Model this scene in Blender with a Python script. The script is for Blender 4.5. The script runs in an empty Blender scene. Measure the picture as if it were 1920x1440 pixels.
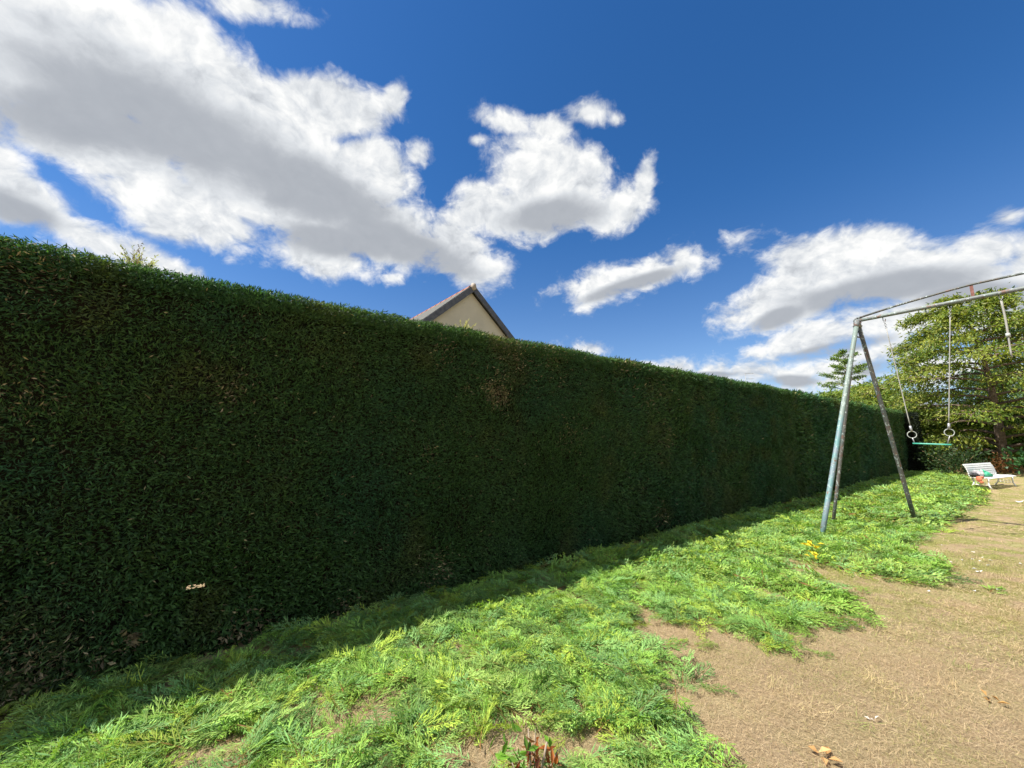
import bpy, math, random
import numpy as np

# ------------------------------------------------------------------ camera, sky, sun, exposure
SC = bpy.context.scene
COL = SC.collection
FPX = 721.0                      # focal length in pixels of the 1920 px wide photograph
CAM_H = 1.5
PITCH = math.atan((822.0 - 720.0) / FPX)
CP, SP = math.cos(PITCH), math.sin(PITCH)

cam_d = bpy.data.cameras.new('camera')
cam = bpy.data.objects.new('camera', cam_d)
COL.objects.link(cam)
cam.location = (0, 0, CAM_H)
cam.rotation_euler = (math.pi / 2 + PITCH, 0, 0)
cam_d.sensor_width = 36.0
cam_d.lens = 36.0 * FPX / 1920.0
cam_d.clip_start = 0.05
cam_d.clip_end = 6000
SC.camera = cam

SUN_EL = math.radians(57)
TO_SUN_XY = np.array([-0.969, -0.247]); TO_SUN_XY /= np.linalg.norm(TO_SUN_XY)
TO_SUN = np.array([TO_SUN_XY[0] * math.cos(SUN_EL), TO_SUN_XY[1] * math.cos(SUN_EL), math.sin(SUN_EL)])
sun_d = bpy.data.lights.new('sun', 'SUN')
sun_d.energy = 4.4
sun_d.angle = math.radians(0.5)
sun_d.color = (1.0, 0.955, 0.87)
sun = bpy.data.objects.new('sun', sun_d)
COL.objects.link(sun)
from mathutils import Vector, Matrix
sun.rotation_euler = Vector(TO_SUN).to_track_quat('Z', 'Y').to_euler()
sun.location = (-20, -5, 30)

SC.view_settings.view_transform = 'Standard'
SC.view_settings.look = 'None'
SC.view_settings.exposure = 1.05
SC.view_settings.gamma = 1.0
SC.view_settings.use_curve_mapping = False
try:
    SC.cycles.max_bounces = 8
    SC.cycles.diffuse_bounces = 3
    SC.cycles.transparent_max_bounces = 6
    SC.cycles.use_adaptive_sampling = True
    SC.cycles.adaptive_threshold = 0.015
except Exception:
    pass


def ray(x, y):
    """World direction through a photo pixel."""
    a, b = x - 960.0, -(y - 720.0)
    return np.array([a, FPX * CP - b * SP, b * CP + FPX * SP]) / FPX


def gnd(x, y, z=0.0):
    r = ray(x, y)
    k = (z - CAM_H) / r[2]
    return np.array([r[0] * k, r[1] * k, z])


def at_depth(x, y, Y):
    r = ray(x, y)
    k = Y / r[1]
    return np.array([r[0] * k, Y, CAM_H + r[2] * k])


class NT:
    """Small node-tree builder."""
    def __init__(self, tree):
        self.t = tree
        tree.nodes.clear()

    def n(self, typ, **kw):
        nd = self.t.nodes.new(typ)
        for k, v in kw.items():
            setattr(nd, k, v)
        return nd

    def put(self, sock, v):
        if hasattr(v, 'is_output'):
            self.t.links.new(v, sock)
        else:
            sock.default_value = v

    def m(self, op, a, b=None, c=None, clamp=False):
        nd = self.n('ShaderNodeMath', operation=op)
        nd.use_clamp = clamp
        self.put(nd.inputs[0], a)
        if b is not None: self.put(nd.inputs[1], b)
        if c is not None: self.put(nd.inputs[2], c)
        return nd.outputs[0]

    def v(self, op, a, b=None, scale=None):
        nd = self.n('ShaderNodeVectorMath', operation=op)
        self.put(nd.inputs[0], a)
        if b is not None: self.put(nd.inputs[1], b)
        if scale is not None: self.put(nd.inputs['Scale'], scale)
        return nd.outputs['Value'] if op in ('DOT_PRODUCT', 'LENGTH') else nd.outputs[0]

    def noise(self, vec, scale, detail=4.0, rough=0.5, dist=0.0, out=0):
        nd = self.n('ShaderNodeTexNoise')
        if vec is not None: self.put(nd.inputs['Vector'], vec)
        nd.inputs['Scale'].default_value = scale
        nd.inputs['Detail'].default_value = detail
        nd.inputs['Roughness'].default_value = rough
        nd.inputs['Distortion'].default_value = dist
        return nd.outputs[out]

    def smooth(self, x, a, b, o0=0.0, o1=1.0):
        nd = self.n('ShaderNodeMapRange', interpolation_type='SMOOTHSTEP')
        self.put(nd.inputs[0], x)
        for i, q in zip((1, 2, 3, 4), (a, b, o0, o1)): self.put(nd.inputs[i], q)
        return nd.outputs[0]

    def mix(self, f, a, b, blend='MIX'):
        nd = self.n('ShaderNodeMix', data_type='RGBA', blend_type=blend)
        self.put(nd.inputs[0], f)
        self.put(nd.inputs[6], a)
        self.put(nd.inputs[7], b)
        return nd.outputs[2]

    def ramp(self, f, stops):
        nd = self.n('ShaderNodeValToRGB')
        self.put(nd.inputs[0], f)
        el = nd.color_ramp.elements
        while len(el) < len(stops): el.new(0.5)
        for e, (p, c) in zip(el, stops):
            e.position = p
            e.color = (*c, 1)
        return nd.outputs[0]


# ---- the sky: Nishita air with cumulus placed by direction
W = bpy.data.worlds.new('World')
SC.world = W
W.use_nodes = True
w = NT(W.node_tree)
sky = w.n('ShaderNodeTexSky', sky_type='NISHITA')
sky.sun_disc = False
sky.sun_elevation = SUN_EL
sky.sun_rotation = math.atan2(TO_SUN_XY[0], TO_SUN_XY[1])
sky.altitude = 0
sky.air_density = 1.0
sky.dust_density = 0.25
sky.ozone_density = 4.0
D = w.n('ShaderNodeTexCoord').outputs['Generated']
Dn = w.v('NORMALIZE', D)
sep = w.n('ShaderNodeSeparateXYZ')
w.put(sep.inputs[0], Dn)
den = w.m('ADD', w.m('MULTIPLY', w.m('MAXIMUM', sep.outputs[2], 0.0), 0.45), 0.42)
comb = w.n('ShaderNodeCombineXYZ')
for i in range(3): w.put(comb.inputs[i], den)
Q = w.v('DIVIDE', Dn, comb.outputs[0])

# (px, py, rx, ry, tilt deg clockwise in the photo)
CLOUDS = [
    (120, 110, 300, 150, 10), (330, 110, 130, 95, 40), (420, 215, 260, 120, 25), (620, 205, 125, 62, 12),
    (738, 190, 22, 36, 20), (180, 260, 230, 80, 22), (520, 330, 270, 110, 22), (690, 325, 95, 75, 10), (778, 292, 26, 26, 0),
    (330, 385, 190, 62, 24), (690, 430, 190, 70, 15), (860, 470, 95, 48, 25), (900, 505, 55, 34, 0), (620, 480, 110, 40, 10), (1000, 520, 0.1, 0.1, 0),
    (40, 375, 120, 56, 20), (150, 440, 170, 30, 22), (300, 490, 90, 16, 24), (-80, 300, 160, 60, 10),
    (470, 12, 95, 30, 10), (-200, 100, 260, 170, 0),
    (1040, 345, 128, 84, 18), (955, 395, 100, 58, 10), (1150, 385, 78, 42, -20), (1207, 350, 22, 52, 12), (880, 410, 55, 36, 0),
    (950, 228, 44, 18, 15), (1030, 245, 46, 22, 0), (1108, 212, 36, 22, 0), (1155, 222, 14, 12, 0), (895, 262, 14, 10, 0),
    (1190, 520, 130, 30, -18), (1110, 540, 62, 36, -10), (1280, 488, 52, 26, -10),
    (1560, 500, 150, 66, -10), (1650, 462, 88, 42, 0), (1470, 560, 110, 55, -25), (1380, 600, 50, 24, -10), (1740, 520, 190, 62, 0),
    (1850, 470, 80, 42, 0), (1990, 500, 130, 80, 0), (1530, 630, 130, 30, -18), (1700, 590, 190, 42, -12), (1850, 590, 160, 50, 0),
    (2150, 420, 150, 90, 0),
    (1610, 665, 75, 24, -6), (1700, 660, 70, 26, 0), (1108, 655, 40, 13, 6), (1213, 680, 14, 6, 0), (1330, 694, 70, 15, 0), (1475, 706, 72, 22, 4),
    (1570, 715, 60, 16, 0), (1800, 690, 160, 30, 0), (1420, 700, 150, 20, 2), (1560, 690, 110, 26, -4), (1270, 690, 60, 12, 0), (1890, 408, 30, 13, -12),
    (735, 522, 18, 10, 0), (1020, 655, 30, 4, 0),
]
GREYS = [
    (330, 240, 330, 92, 24), (120, 220, 200, 70, 10), (560, 345, 250, 66, 24), (760, 460, 180, 42, 20), (640, 455, 140, 34, 10),
    (1030, 405, 110, 36, -8), (1180, 535, 110, 14, -18), (1640, 545, 220, 32, -10), (1840, 555, 170, 34, 0), (1460, 595, 70, 20, -22),
    (1560, 655, 120, 14, -12), (1640, 690, 70, 14, -4), (1480, 714, 70, 12, 0), (40, 400, 100, 34, 20), (1330, 702, 60, 6, 0),
]


def blob(px, py, rx, ry, ang, gain):
    c = ray(px, py); c /= np.linalg.norm(c)
    e = 1.0
    ex = ray(px + e, py); ex = ex / np.linalg.norm(ex) - c
    ey = ray(px, py + e); ey = ey / np.linalg.norm(ey) - c
    ex -= c * (ex @ c); ey -= c * (ey @ c)
    G = np.array([[ex @ ex, ex @ ey], [ex @ ey, ey @ ey]])
    Gi = np.linalg.inv(G)
    dx = Gi[0, 0] * ex + Gi[0, 1] * ey           # dual vectors: dot(dx, D) = pixel offset
    dy = Gi[1, 0] * ex + Gi[1, 1] * ey
    a = math.radians(ang)
    u = (dx * math.cos(a) + dy * math.sin(a)) / rx
    v = (-dx * math.sin(a) + dy * math.cos(a)) / ry
    p = w.v('DOT_PRODUCT', Dn, tuple(u))
    q = w.v('DOT_PRODUCT', Dn, tuple(v))
    r = w.m('SQRT', w.m('MULTIPLY_ADD', p, p, w.m('MULTIPLY', q, q)))
    return w.m('MULTIPLY', w.m('SUBTRACT', 1.0, r), gain)


def field(lst, gain_fn):
    f = None
    for b in lst:
        if b[2] < 1: continue
        g = blob(*b, gain_fn(b))
        f = g if f is None else w.m('SMOOTH_MAX', f, g, 0.12)
    return f


cf = field(CLOUDS, lambda b: min(1.15, max(0.30, b[3] / 70.0)))
gf = field(GREYS, lambda b: 1.0)

warp = w.noise(Q, 5.0, 4, 0.55, out=1)
Qw = w.v('ADD', Q, w.v('SCALE', w.v('SUBTRACT', warp, (0.5, 0.5, 0.5)), scale=0.13))


def puff(vec, det):
    f = w.noise(vec, 6.5, det, 0.62)
    vo = w.n('ShaderNodeTexVoronoi', feature='F1', normalize=True)
    w.put(vo.inputs['Vector'], vec)
    vo.inputs['Scale'].default_value = 9.0
    vo.inputs['Detail'].default_value = 3.0
    vo.inputs['Roughness'].default_value = 0.55
    return w.m('SUBTRACT', w.m('MULTIPLY', f, 1.25), w.m('MULTIPLY', vo.outputs['Distance'], 0.75))


n1 = puff(Qw, 11)
toward = tuple(TO_SUN * 0.030 + np.array([0, 0, 0.012]))
n2 = puff(w.v('ADD', Qw, toward), 8)
# unseen cumulus added behind the camera, to lift the shade with neutral light
behind = w.smooth(sep.outputs[1], 0.10, -0.25)
cf = w.m('MAXIMUM', cf, w.m('SUBTRACT', w.m('MULTIPLY', behind, w.m('MULTIPLY', w.m('SUBTRACT', w.noise(Dn, 2.2, 3, 0.5), 0.47), 2.6)), w.m('MULTIPLY', w.m('SUBTRACT', 1.0, behind), 3.0)))
dens = w.m('ADD', cf, w.m('MULTIPLY', w.m('SUBTRACT', n1, 0.36), 1.0))
dens = w.m('ADD', dens, 0.20)
fine = w.noise(Qw, 34.0, 6, 0.65)
dens = w.m('ADD', dens, w.m('MULTIPLY', w.m('SUBTRACT', fine, 0.5), 0.24))
alpha = w.smooth(dens, 0.02, 0.50)
relief = w.m('SUBTRACT', n1, n2)
grey = w.smooth(w.m('ADD', gf, w.m('MULTIPLY', w.m('SUBTRACT', n1, 0.36), 0.8)), -0.28, 0.62)
thin = w.smooth(dens, 0.1, 0.62)
lit = w.m('ADD', w.m('SUBTRACT', 0.82, w.m('MULTIPLY', grey, 0.54)), w.m('MULTIPLY', relief, w.m('SUBTRACT', 1.3, w.m('MULTIPLY', grey, 1.1))), clamp=True)
ccol = w.ramp(lit, [(0.0, (0.165, 0.178, 0.198)), (0.35, (0.235, 0.247, 0.265)), (0.7, (0.375, 0.388, 0.40)), (1.0, (0.50, 0.50, 0.49))])
hs = w.n('ShaderNodeHueSaturation')
w.put(hs.inputs['Saturation'], w.smooth(sep.outputs[2], 0.05, 0.55, 1.08, 1.27))
w.put(hs.inputs['Color'], sky.outputs[0])
SKY_STRENGTH = 0.064
skyc = w.v('SCALE', w.mix(1.0, hs.outputs[0], (0.94, 0.98, 1.09, 1), 'MULTIPLY'), scale=SKY_STRENGTH)
allc = w.mix(w.m('MULTIPLY', alpha, 0.97), skyc, ccol)
bg = w.n('ShaderNodeBackground')
w.put(bg.inputs['Color'], allc)
bg.inputs['Strength'].default_value = 1.0
wo = w.n('ShaderNodeOutputWorld')
w.put(wo.inputs['Surface'], bg.outputs[0])
W.cycles.sampling_method = 'MANUAL'
W.cycles.sample_map_resolution = 512

# ------------------------------------------------------------------ helpers
rng = np.random.default_rng(7)
random.seed(7)
UP = np.array([0, 0, 1.0])


def unit(v):
    v = np.asarray(v, float)
    return v / np.maximum(np.linalg.norm(v, axis=-1, keepdims=True), 1e-9)


_lat = rng.random((32, 32, 32))


def vnoise(p, scale=1.0, off=0.0):
    """Smooth value noise 0..1 at points p (N,2|3)."""
    p = np.asarray(p, float)
    if p.shape[1] == 2: p = np.c_[p, np.zeros(len(p))]
    p = p * scale + off + 100.0
    i = np.floor(p).astype(int)
    f = p - i
    f = f * f * (3 - 2 * f)
    r = 0
    for dx in (0, 1):
        for dy in (0, 1):
            for dz in (0, 1):
                wgt = (f[:, 0] if dx else 1 - f[:, 0]) * (f[:, 1] if dy else 1 - f[:, 1]) * (f[:, 2] if dz else 1 - f[:, 2])
                r = r + wgt * _lat[(i[:, 0] + dx) % 32, (i[:, 1] + dy) % 32, (i[:, 2] + dz) % 32]
    return r


def fbm(p, scale=1.0, off=0.0, oct=3):
    r, a, t = 0, 1.0, 0
    for k in range(oct):
        r = r + a * vnoise(p, scale * 2 ** k, off + 7.3 * k)
        t += a
        a *= 0.5
    return r / t


def tag(o, label=None, cat=None, group=None, kind=None):
    if label: o['label'] = label
    if cat: o['category'] = cat
    if group: o['group'] = group
    if kind: o['kind'] = kind
    return o


def empty(name, loc=(0, 0, 0), rz=0.0):
    o = bpy.data.objects.new(name, None)
    o.empty_display_size = 0.2
    COL.objects.link(o)
    o.location = tuple(loc)
    o.rotation_euler = (0, 0, rz)
    return o


def link_mesh(name, me, mat, parent=None):
    o = bpy.data.objects.new(name, me)
    COL.objects.link(o)
    if mat: me.materials.append(mat)
    if parent: o.parent = parent
    return o


def quads_obj(name, V, mat, parent=None, C=None, F=None, smooth=False):
    """V (M,4,3) loose quads or V (N,3) with F (M,4); C colours per quad or per vertex."""
    V = np.asarray(V, np.float32)
    if F is None:
        m = len(V)
        F = np.arange(m * 4).reshape(m, 4)
        if C is not None and len(C) == m: C = np.repeat(C, 4, axis=0)
        V = V.reshape(-1, 3)
    F = np.asarray(F, np.int32)
    me = bpy.data.meshes.new(name)
    me.vertices.add(len(V))
    me.vertices.foreach_set('co', V.ravel())
    me.loops.add(F.size)
    me.loops.foreach_set('vertex_index', F.ravel())
    me.polygons.add(len(F))
    me.polygons.foreach_set('loop_start', np.arange(0, F.size, 4, dtype=np.int32))
    try:
        me.polygons.foreach_set('loop_total', np.full(len(F), 4, np.int32))
    except Exception:
        pass
    me.polygons.foreach_set('use_smooth', np.full(len(F), smooth))
    if C is not None:
        a = me.attributes.new('Col', 'FLOAT_COLOR', 'POINT')
        c4 = np.c_[np.asarray(C, np.float32), np.ones(len(C), np.float32)]
        a.data.foreach_set('color', c4.ravel().astype(np.float32))
    me.update(calc_edges=True)
    return link_mesh(name, me, mat, parent)


class MB:
    """Collects simple solids into one mesh."""
    def __init__(self):
        self.v, self.f = [], []

    def add(self, vs, fs):
        b = len(self.v)
        self.v += [tuple(map(float, q)) for q in vs]
        self.f += [tuple(b + i for i in q) for q in fs]
        return self

    def box(self, c, sz, ax=None):
        c = np.asarray(c, float)
        ax = np.eye(3) if ax is None else np.asarray(ax, float)
        h = np.asarray(sz, float) / 2
        vs = [c + ax[0] * h[0] * i + ax[1] * h[1] * j + ax[2] * h[2] * k for k in (-1, 1) for j in (-1, 1) for i in (-1, 1)]
        return self.add(vs, [(0, 2, 3, 1), (4, 5, 7, 6), (0, 1, 5, 4), (2, 6, 7, 3), (0, 4, 6, 2), (1, 3, 7, 5)])

    def tube(self, pts, rad, n=10, caps=True):
        pts = np.asarray(pts, float)
        k = len(pts)
        rad = np.full(k, rad) if np.isscalar(rad) else np.asarray(rad, float)
        T = unit(np.gradient(pts, axis=0))
        ref = UP if abs(T[0] @ UP) < 0.9 else np.array([1.0, 0, 0])
        N = unit(np.cross(T[0], ref))
        vs = []
        for i in range(k):
            N = unit(N - T[i] * (N @ T[i]))
            B = np.cross(T[i], N)
            for j in range(n):
                a = 2 * math.pi * j / n
                vs.append(pts[i] + rad[i] * (N * math.cos(a) + B * math.sin(a)))
        fs = [(i * n + j, i * n + (j + 1) % n, (i + 1) * n + (j + 1) % n, (i + 1) * n + j) for i in range(k - 1) for j in range(n)]
        if caps:
            fs.append(tuple(range(n))[::-1])
            fs.append(tuple((k - 1) * n + j for j in range(n)))
        return self.add(vs, fs)

    def ring(self, c, axis, R, r, n=24, m=8):
        axis = unit(axis)
        ref = UP if abs(axis @ UP) < 0.9 else np.array([1.0, 0, 0])
        u = unit(np.cross(axis, ref)); v = np.cross(axis, u)
        vs, fs = [], []
        for i in range(n):
            a = 2 * math.pi * i / n
            d = u * math.cos(a) + v * math.sin(a)
            for j in range(m):
                b = 2 * math.pi * j / m
                vs.append(np.asarray(c) + d * (R + r * math.cos(b)) + axis * r * math.sin(b))
        for i in range(n):
            for j in range(m):
                fs.append((i * m + j, ((i + 1) % n) * m + j, ((i + 1) % n) * m + (j + 1) % m, i * m + (j + 1) % m))
        return self.add(vs, fs)

    def ball(self, c, rad, n=12, m=8, wob=0.0, flat=None, seed=0):
        c = np.asarray(c, float)
        rad = np.asarray(rad, float) * np.ones(3)
        vs = []
        for i in range(m + 1):
            th = math.pi * i / m
            for j in range(n):
                ph = 2 * math.pi * j / n
                d = np.array([math.sin(th) * math.cos(ph), math.sin(th) * math.sin(ph), math.cos(th)])
                k = 1.0 + wob * (vnoise(np.array([d * 2.1 + seed]), 1.0)[0] * 2 - 1)
                q = d * rad * k
                if flat is not None: q[2] = max(q[2], flat)
                vs.append(c + q)
        fs = [(i * n + j, (i + 1) * n + j, (i + 1) * n + (j + 1) % n, i * n + (j + 1) % n) for i in range(m) for j in range(n)]
        return self.add(vs, fs)

    def build(self, name, mat, parent=None, smooth=False):
        me = bpy.data.meshes.new(name)
        me.from_pydata(self.v, [], self.f)
        me.validate()
        if smooth: me.polygons.foreach_set('use_smooth', np.full(len(me.polygons), True))
        me.update()
        return link_mesh(name, me, mat, parent)


def kites(P, Dr, L, Wd, fold=0.25, mid=0.45, side=None, curl=0.0):
    """Leaf blades: base P, direction Dr, length L, width Wd -> (N,4,3)."""
    N = len(P)
    Dr = unit(Dr)
    if side is None: side = rng.normal(size=(N, 3))
    S = unit(side - Dr * np.sum(side * Dr, axis=1, keepdims=True))
    Nn = np.cross(Dr, S)
    L = np.asarray(L).reshape(-1, 1) * np.ones((N, 1)); Wd = np.asarray(Wd).reshape(-1, 1) * np.ones((N, 1))
    c = P + Dr * L * mid + Nn * Wd * fold
    tip = P + Dr * L + Nn * L * curl
    return np.stack([P, c + S * Wd * 0.5, tip, c - S * Wd * 0.5], axis=1)


# ------------------------------------------------------------------ materials
def mat_new(name):
    m = bpy.data.materials.new(name)
    m.use_nodes = True
    return m, NT(m.node_tree)


def finish(t, sh, disp=None):
    o = t.n('ShaderNodeOutputMaterial')
    t.put(o.inputs['Surface'], sh)


def principled(t, col, rough=0.6, metal=0.0, spec=0.5, bump=None):
    p = t.n('ShaderNodeBsdfPrincipled')
    t.put(p.inputs['Base Color'], col if hasattr(col, 'is_output') else (*col, 1))
    t.put(p.inputs['Roughness'], rough)
    t.put(p.inputs['Metallic'], metal)
    p.inputs['Specular IOR Level'].default_value = spec
    if bump is not None:
        b = t.n('ShaderNodeBump')
        b.inputs['Strength'].default_value = bump[1]
        b.inputs['Distance'].default_value = bump[2]
        t.put(b.inputs['Height'], bump[0])
        t.put(p.inputs['Normal'], b.outputs[0])
    return p.outputs[0]


def foliage_mat(name, trans=0.35, rough=0.5, spec=0.35, tint=(1.2, 1.25, 0.6)):
    m, t = mat_new(name)
    a = t.n('ShaderNodeAttribute', attribute_name='Col').outputs['Color']
    p = principled(t, a, rough, 0, spec)
    tr = t.n('ShaderNodeBsdfTranslucent')
    t.put(tr.inputs['Color'], t.mix(1.0, a, (*tint, 1), 'MULTIPLY'))
    mx = t.n('ShaderNodeMixShader')
    mx.inputs[0].default_value = trans
    t.put(mx.inputs[1], p)
    t.put(mx.inputs[2], tr.outputs[0])
    finish(t, mx.outputs[0])
    return m


def plain_mat(name, c1, c2=None, scale=8.0, rough=0.6, metal=0.0, spec=0.4, bump=0.0, detail=5):
    m, t = mat_new(name)
    co = t.n('ShaderNodeTexCoord').outputs['Object']
    n = t.noise(co, scale, detail, 0.6)
    col = t.mix(t.smooth(n, 0.35, 0.65), (*c1, 1), (*(c2 or c1), 1))
    finish(t, principled(t, col, rough, metal, spec, (n, bump, 0.02) if bump else None))
    return m


LEAF = foliage_mat('leaf', 0.38)
HEDGE_LEAF = foliage_mat('hedge_leaf', 0.25, 0.55, 0.28)
CLIP = foliage_mat('clipping_leaf', 0.34, 0.6, 0.2, (1.1, 1.2, 0.55))
STRAW = foliage_mat('straw_blade', 0.2, 0.75, 0.15, (1.1, 1.0, 0.8))
DEAD = foliage_mat('dead_leaf', 0.3, 0.6, 0.3, (1.3, 0.9, 0.6))
BARK = plain_mat('bark', (0.10, 0.065, 0.045), (0.20, 0.15, 0.115), 14, 0.85, bump=0.6)
TWIG = plain_mat('twig', (0.20, 0.12, 0.06), (0.30, 0.19, 0.09), 30, 0.8)
HCORE = plain_mat('hedge_interior_shade', (0.012, 0.014, 0.008), (0.022, 0.017, 0.010), 9, 0.95, spec=0.05)  # near-black colour stands in for the deep shade between the leaves


def worn_paint(name, paint, paint2, lo, upper=None):
    """Flaking turquoise paint over grey primer and rust."""
    m, t = mat_new(name)
    co = t.n('ShaderNodeTexCoord').outputs['Object']
    n = t.noise(co, 22, 6, 0.65)
    n2 = t.noise(co, 5, 4, 0.6)
    n3 = t.noise(co, 70, 3, 0.5)
    c = t.mix(t.smooth(n2, 0.4, 0.62), (*paint, 1), (*paint2, 1))
    if upper:
        sz = t.n('ShaderNodeSeparateXYZ'); t.put(sz.inputs[0], co)
        c = t.mix(t.smooth(t.m('ADD', sz.outputs[2], t.m('MULTIPLY', t.m('SUBTRACT', n, 0.5), 1.2)), 1.75, 1.95), c, (*upper, 1))
    c = t.mix(t.m('MULTIPLY', t.smooth(n, 0.57, 0.61), 0.6), c, (0.50, 0.58, 0.56, 1))
    c = t.mix(t.smooth(t.noise(co, 13, 6, 0.7), lo, lo + 0.06), c, (0.16, 0.085, 0.06, 1))
    c = t.mix(t.m('MULTIPLY', t.smooth(n3, 0.70, 0.76), 0.28), c, (0.62, 0.66, 0.64, 1))
    finish(t, principled(t, c, 0.55, 0.0, 0.4, (n, 0.5, 0.004)))
    return m


PAINT_BLUE = worn_paint('flaking_turquoise_paint', (0.12, 0.25, 0.25), (0.18, 0.23, 0.26), 0.60, (0.19, 0.24, 0.21))
PAINT_GREY = worn_paint('weathered_grey_green_paint', (0.17, 0.21, 0.19), (0.15, 0.16, 0.16), 0.56)
PAINT_DARK = worn_paint('weathered_dark_paint', (0.085, 0.10, 0.095), (0.11, 0.10, 0.09), 0.56)
RUST = plain_mat('rust', (0.16, 0.07, 0.055), (0.25, 0.11, 0.09), 25, 0.8, bump=0.3)
ROPE = plain_mat('rope', (0.40, 0.39, 0.35), (0.28, 0.27, 0.24), 120, 0.9)
GALV = plain_mat('galvanised_metal', (0.42, 0.43, 0.43), (0.28, 0.28, 0.28), 40, 0.45, 0.5)
RINGMAT = plain_mat('ring_plastic', (0.44, 0.46, 0.42), (0.34, 0.36, 0.33), 30, 0.5)
GREENBAR = plain_mat('green_painted_bar', (0.05, 0.33, 0.24), (0.08, 0.40, 0.30), 20, 0.4)

# ------------------------------------------------------------------ ground
DH = np.array([0.80555855, 0.59251617])      # hedge direction, away from the camera
NH = np.array([-0.59251617, 0.80555855])     # towards and beyond the hedge
HPERP, HTOP = 3.58, 2.685
D3 = np.array([*DH, 0.0]); N3 = np.array([*NH, 0.0])


def hp(t, p, z=0.0):
    """Point at t along the hedge, p across (away from camera), z up."""
    return D3 * t + N3 * p + UP * z


def on_hedge(x, y, p=HPERP):
    r = ray(x, y)
    k = p / (r[:2] @ NH)
    q = r * k + np.array([0, 0, CAM_H])
    return float(q[:2] @ DH), float(q[2])


def ground_z(xy):
    xy = np.asarray(xy, float)
    r = np.hypot(xy[:, 0], xy[:, 1])
    return (fbm(xy, 0.9, 3.0, 3) - 0.5) * 0.05 * np.clip(1 - r / 60.0, 0, 1)


m, t = mat_new('dry_lawn_ground')
co = t.n('ShaderNodeTexCoord').outputs['Object']
big = t.noise(co, 0.45, 5, 0.6)
mid = t.noise(co, 2.6, 6, 0.65)
st = t.n('ShaderNodeMapping')
t.put(st.inputs[0], co)
st.inputs['Scale'].default_value = (1.0, 2.4, 1.0)
st.inputs['Rotation'].default_value = (0, 0, 0.9)
fine_ = t.noise(st.outputs[0], 55, 7, 0.75)
fine2 = t.noise(co, 160, 4, 0.7)
g = t.ramp(fine_, [(0.28, (0.26, 0.18, 0.10)), (0.45, (0.40, 0.29, 0.17)), (0.60, (0.52, 0.395, 0.24)), (0.78, (0.65, 0.53, 0.335))])
green = t.ramp(fine_, [(0.30, (0.14, 0.135, 0.038)), (0.5, (0.28, 0.275, 0.085)), (0.7, (0.46, 0.41, 0.16)), (0.85, (0.60, 0.53, 0.26))])
sx = t.n('ShaderNodeSeparateXYZ')
t.put(sx.inputs[0], co)
far = t.smooth(t.m('ADD', t.m('MULTIPLY', sx.outputs[0], 0.55), sx.outputs[1]), 4.3, 6.8)
gm = t.m('MULTIPLY', t.smooth(mid, 0.38, 0.62), t.m('ADD', t.m('MULTIPLY', far, 1.0), 0.24), clamp=True)
cl = t.mix(gm, g, green)
cl = t.mix(t.m('MULTIPLY', t.smooth(big, 0.52, 0.68), 0.45), cl, t.mix(0.5, cl, (0.46, 0.30, 0.13, 1)))
bl = t.noise(co, 1.3, 5, 0.7)
cl = t.mix(t.m('MULTIPLY', t.smooth(bl, 0.55, 0.72), 0.5), cl, (0.60, 0.50, 0.28, 1))
cl = t.mix(t.m('MULTIPLY', t.smooth(bl, 0.44, 0.30), 0.35), cl, (0.24, 0.165, 0.10, 1))
cl = t.mix(t.m('MULTIPLY', t.smooth(fine2, 0.62, 0.75), 0.6), cl, (0.52, 0.42, 0.26, 1))
finish(t, principled(t, cl, 0.95, 0, 0.1, (fine_, 0.9, 0.03)))
GROUND = m

gx = np.unique(np.r_[np.linspace(-2500, -40, 8), np.linspace(-40, -6, 18), np.linspace(-6, 16, 180), np.linspace(16, 40, 40), np.linspace(40, 2500, 8)])
gy = np.unique(np.r_[np.linspace(-2500, -20, 8), np.linspace(-20, 0, 14), np.linspace(0, 14, 150), np.linspace(14, 50, 50), np.linspace(50, 2500, 10)])
GX, GY = np.meshgrid(gx, gy)
P2 = np.c_[GX.ravel(), GY.ravel()]
gv = np.c_[P2, ground_z(P2)]
nx, ny = len(gx), len(gy)
ii, jj = np.meshgrid(np.arange(nx - 1), np.arange(ny - 1))
b0 = (jj * nx + ii).ravel()
go = quads_obj('ground', gv, GROUND, F=np.c_[b0, b0 + 1, b0 + nx + 1, b0 + nx], smooth=True)
tag(go, 'dry brown lawn with straw coloured and olive patches', 'lawn', kind='structure')

# ------------------------------------------------------------------ hedge clippings strewn along the hedge
OUT_PX = [(-300, 1750), (500, 1700), (1000, 1640), (1330, 1560), (1372, 1440), (1300, 1400), (1268, 1320), (1232, 1240), (1205, 1180), (1168, 1138),
          (1215, 1140), (1250, 1168), (1340, 1172), (1420, 1208), (1480, 1218), (1500, 1200), (1450, 1180), (1510, 1168), (1585, 1160),
          (1605, 1138), (1565, 1108), (1505, 1078), (1445, 1052), (1490, 1044), (1560, 1064), (1640, 1086), (1720, 1090), (1765, 1082),
          (1735, 1052), (1692, 1030), (1700, 1010), (1755, 992), (1795, 975), (1785, 956), (1835, 946), (1845, 925), (1805, 903), (1800, 890), (1745, 880)]
poly = [gnd(*q)[:2] for q in OUT_PX] + [(hp(24.2, HPERP)[:2]), (hp(-3.5, HPERP)[:2])]
poly = np.array(poly)


def inside(pt, pl):
    x, y = pt[:, 0], pt[:, 1]
    r = np.zeros(len(pt), bool)
    j = len(pl) - 1
    for i in range(len(pl)):
        xi, yi = pl[i]; xj, yj = pl[j]
        c = ((yi > y) != (yj > y)) & (x < (xj - xi) * (y - yi) / (yj - yi + 1e-12) + xi)
        r ^= c
        j = i
    return r


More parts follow.
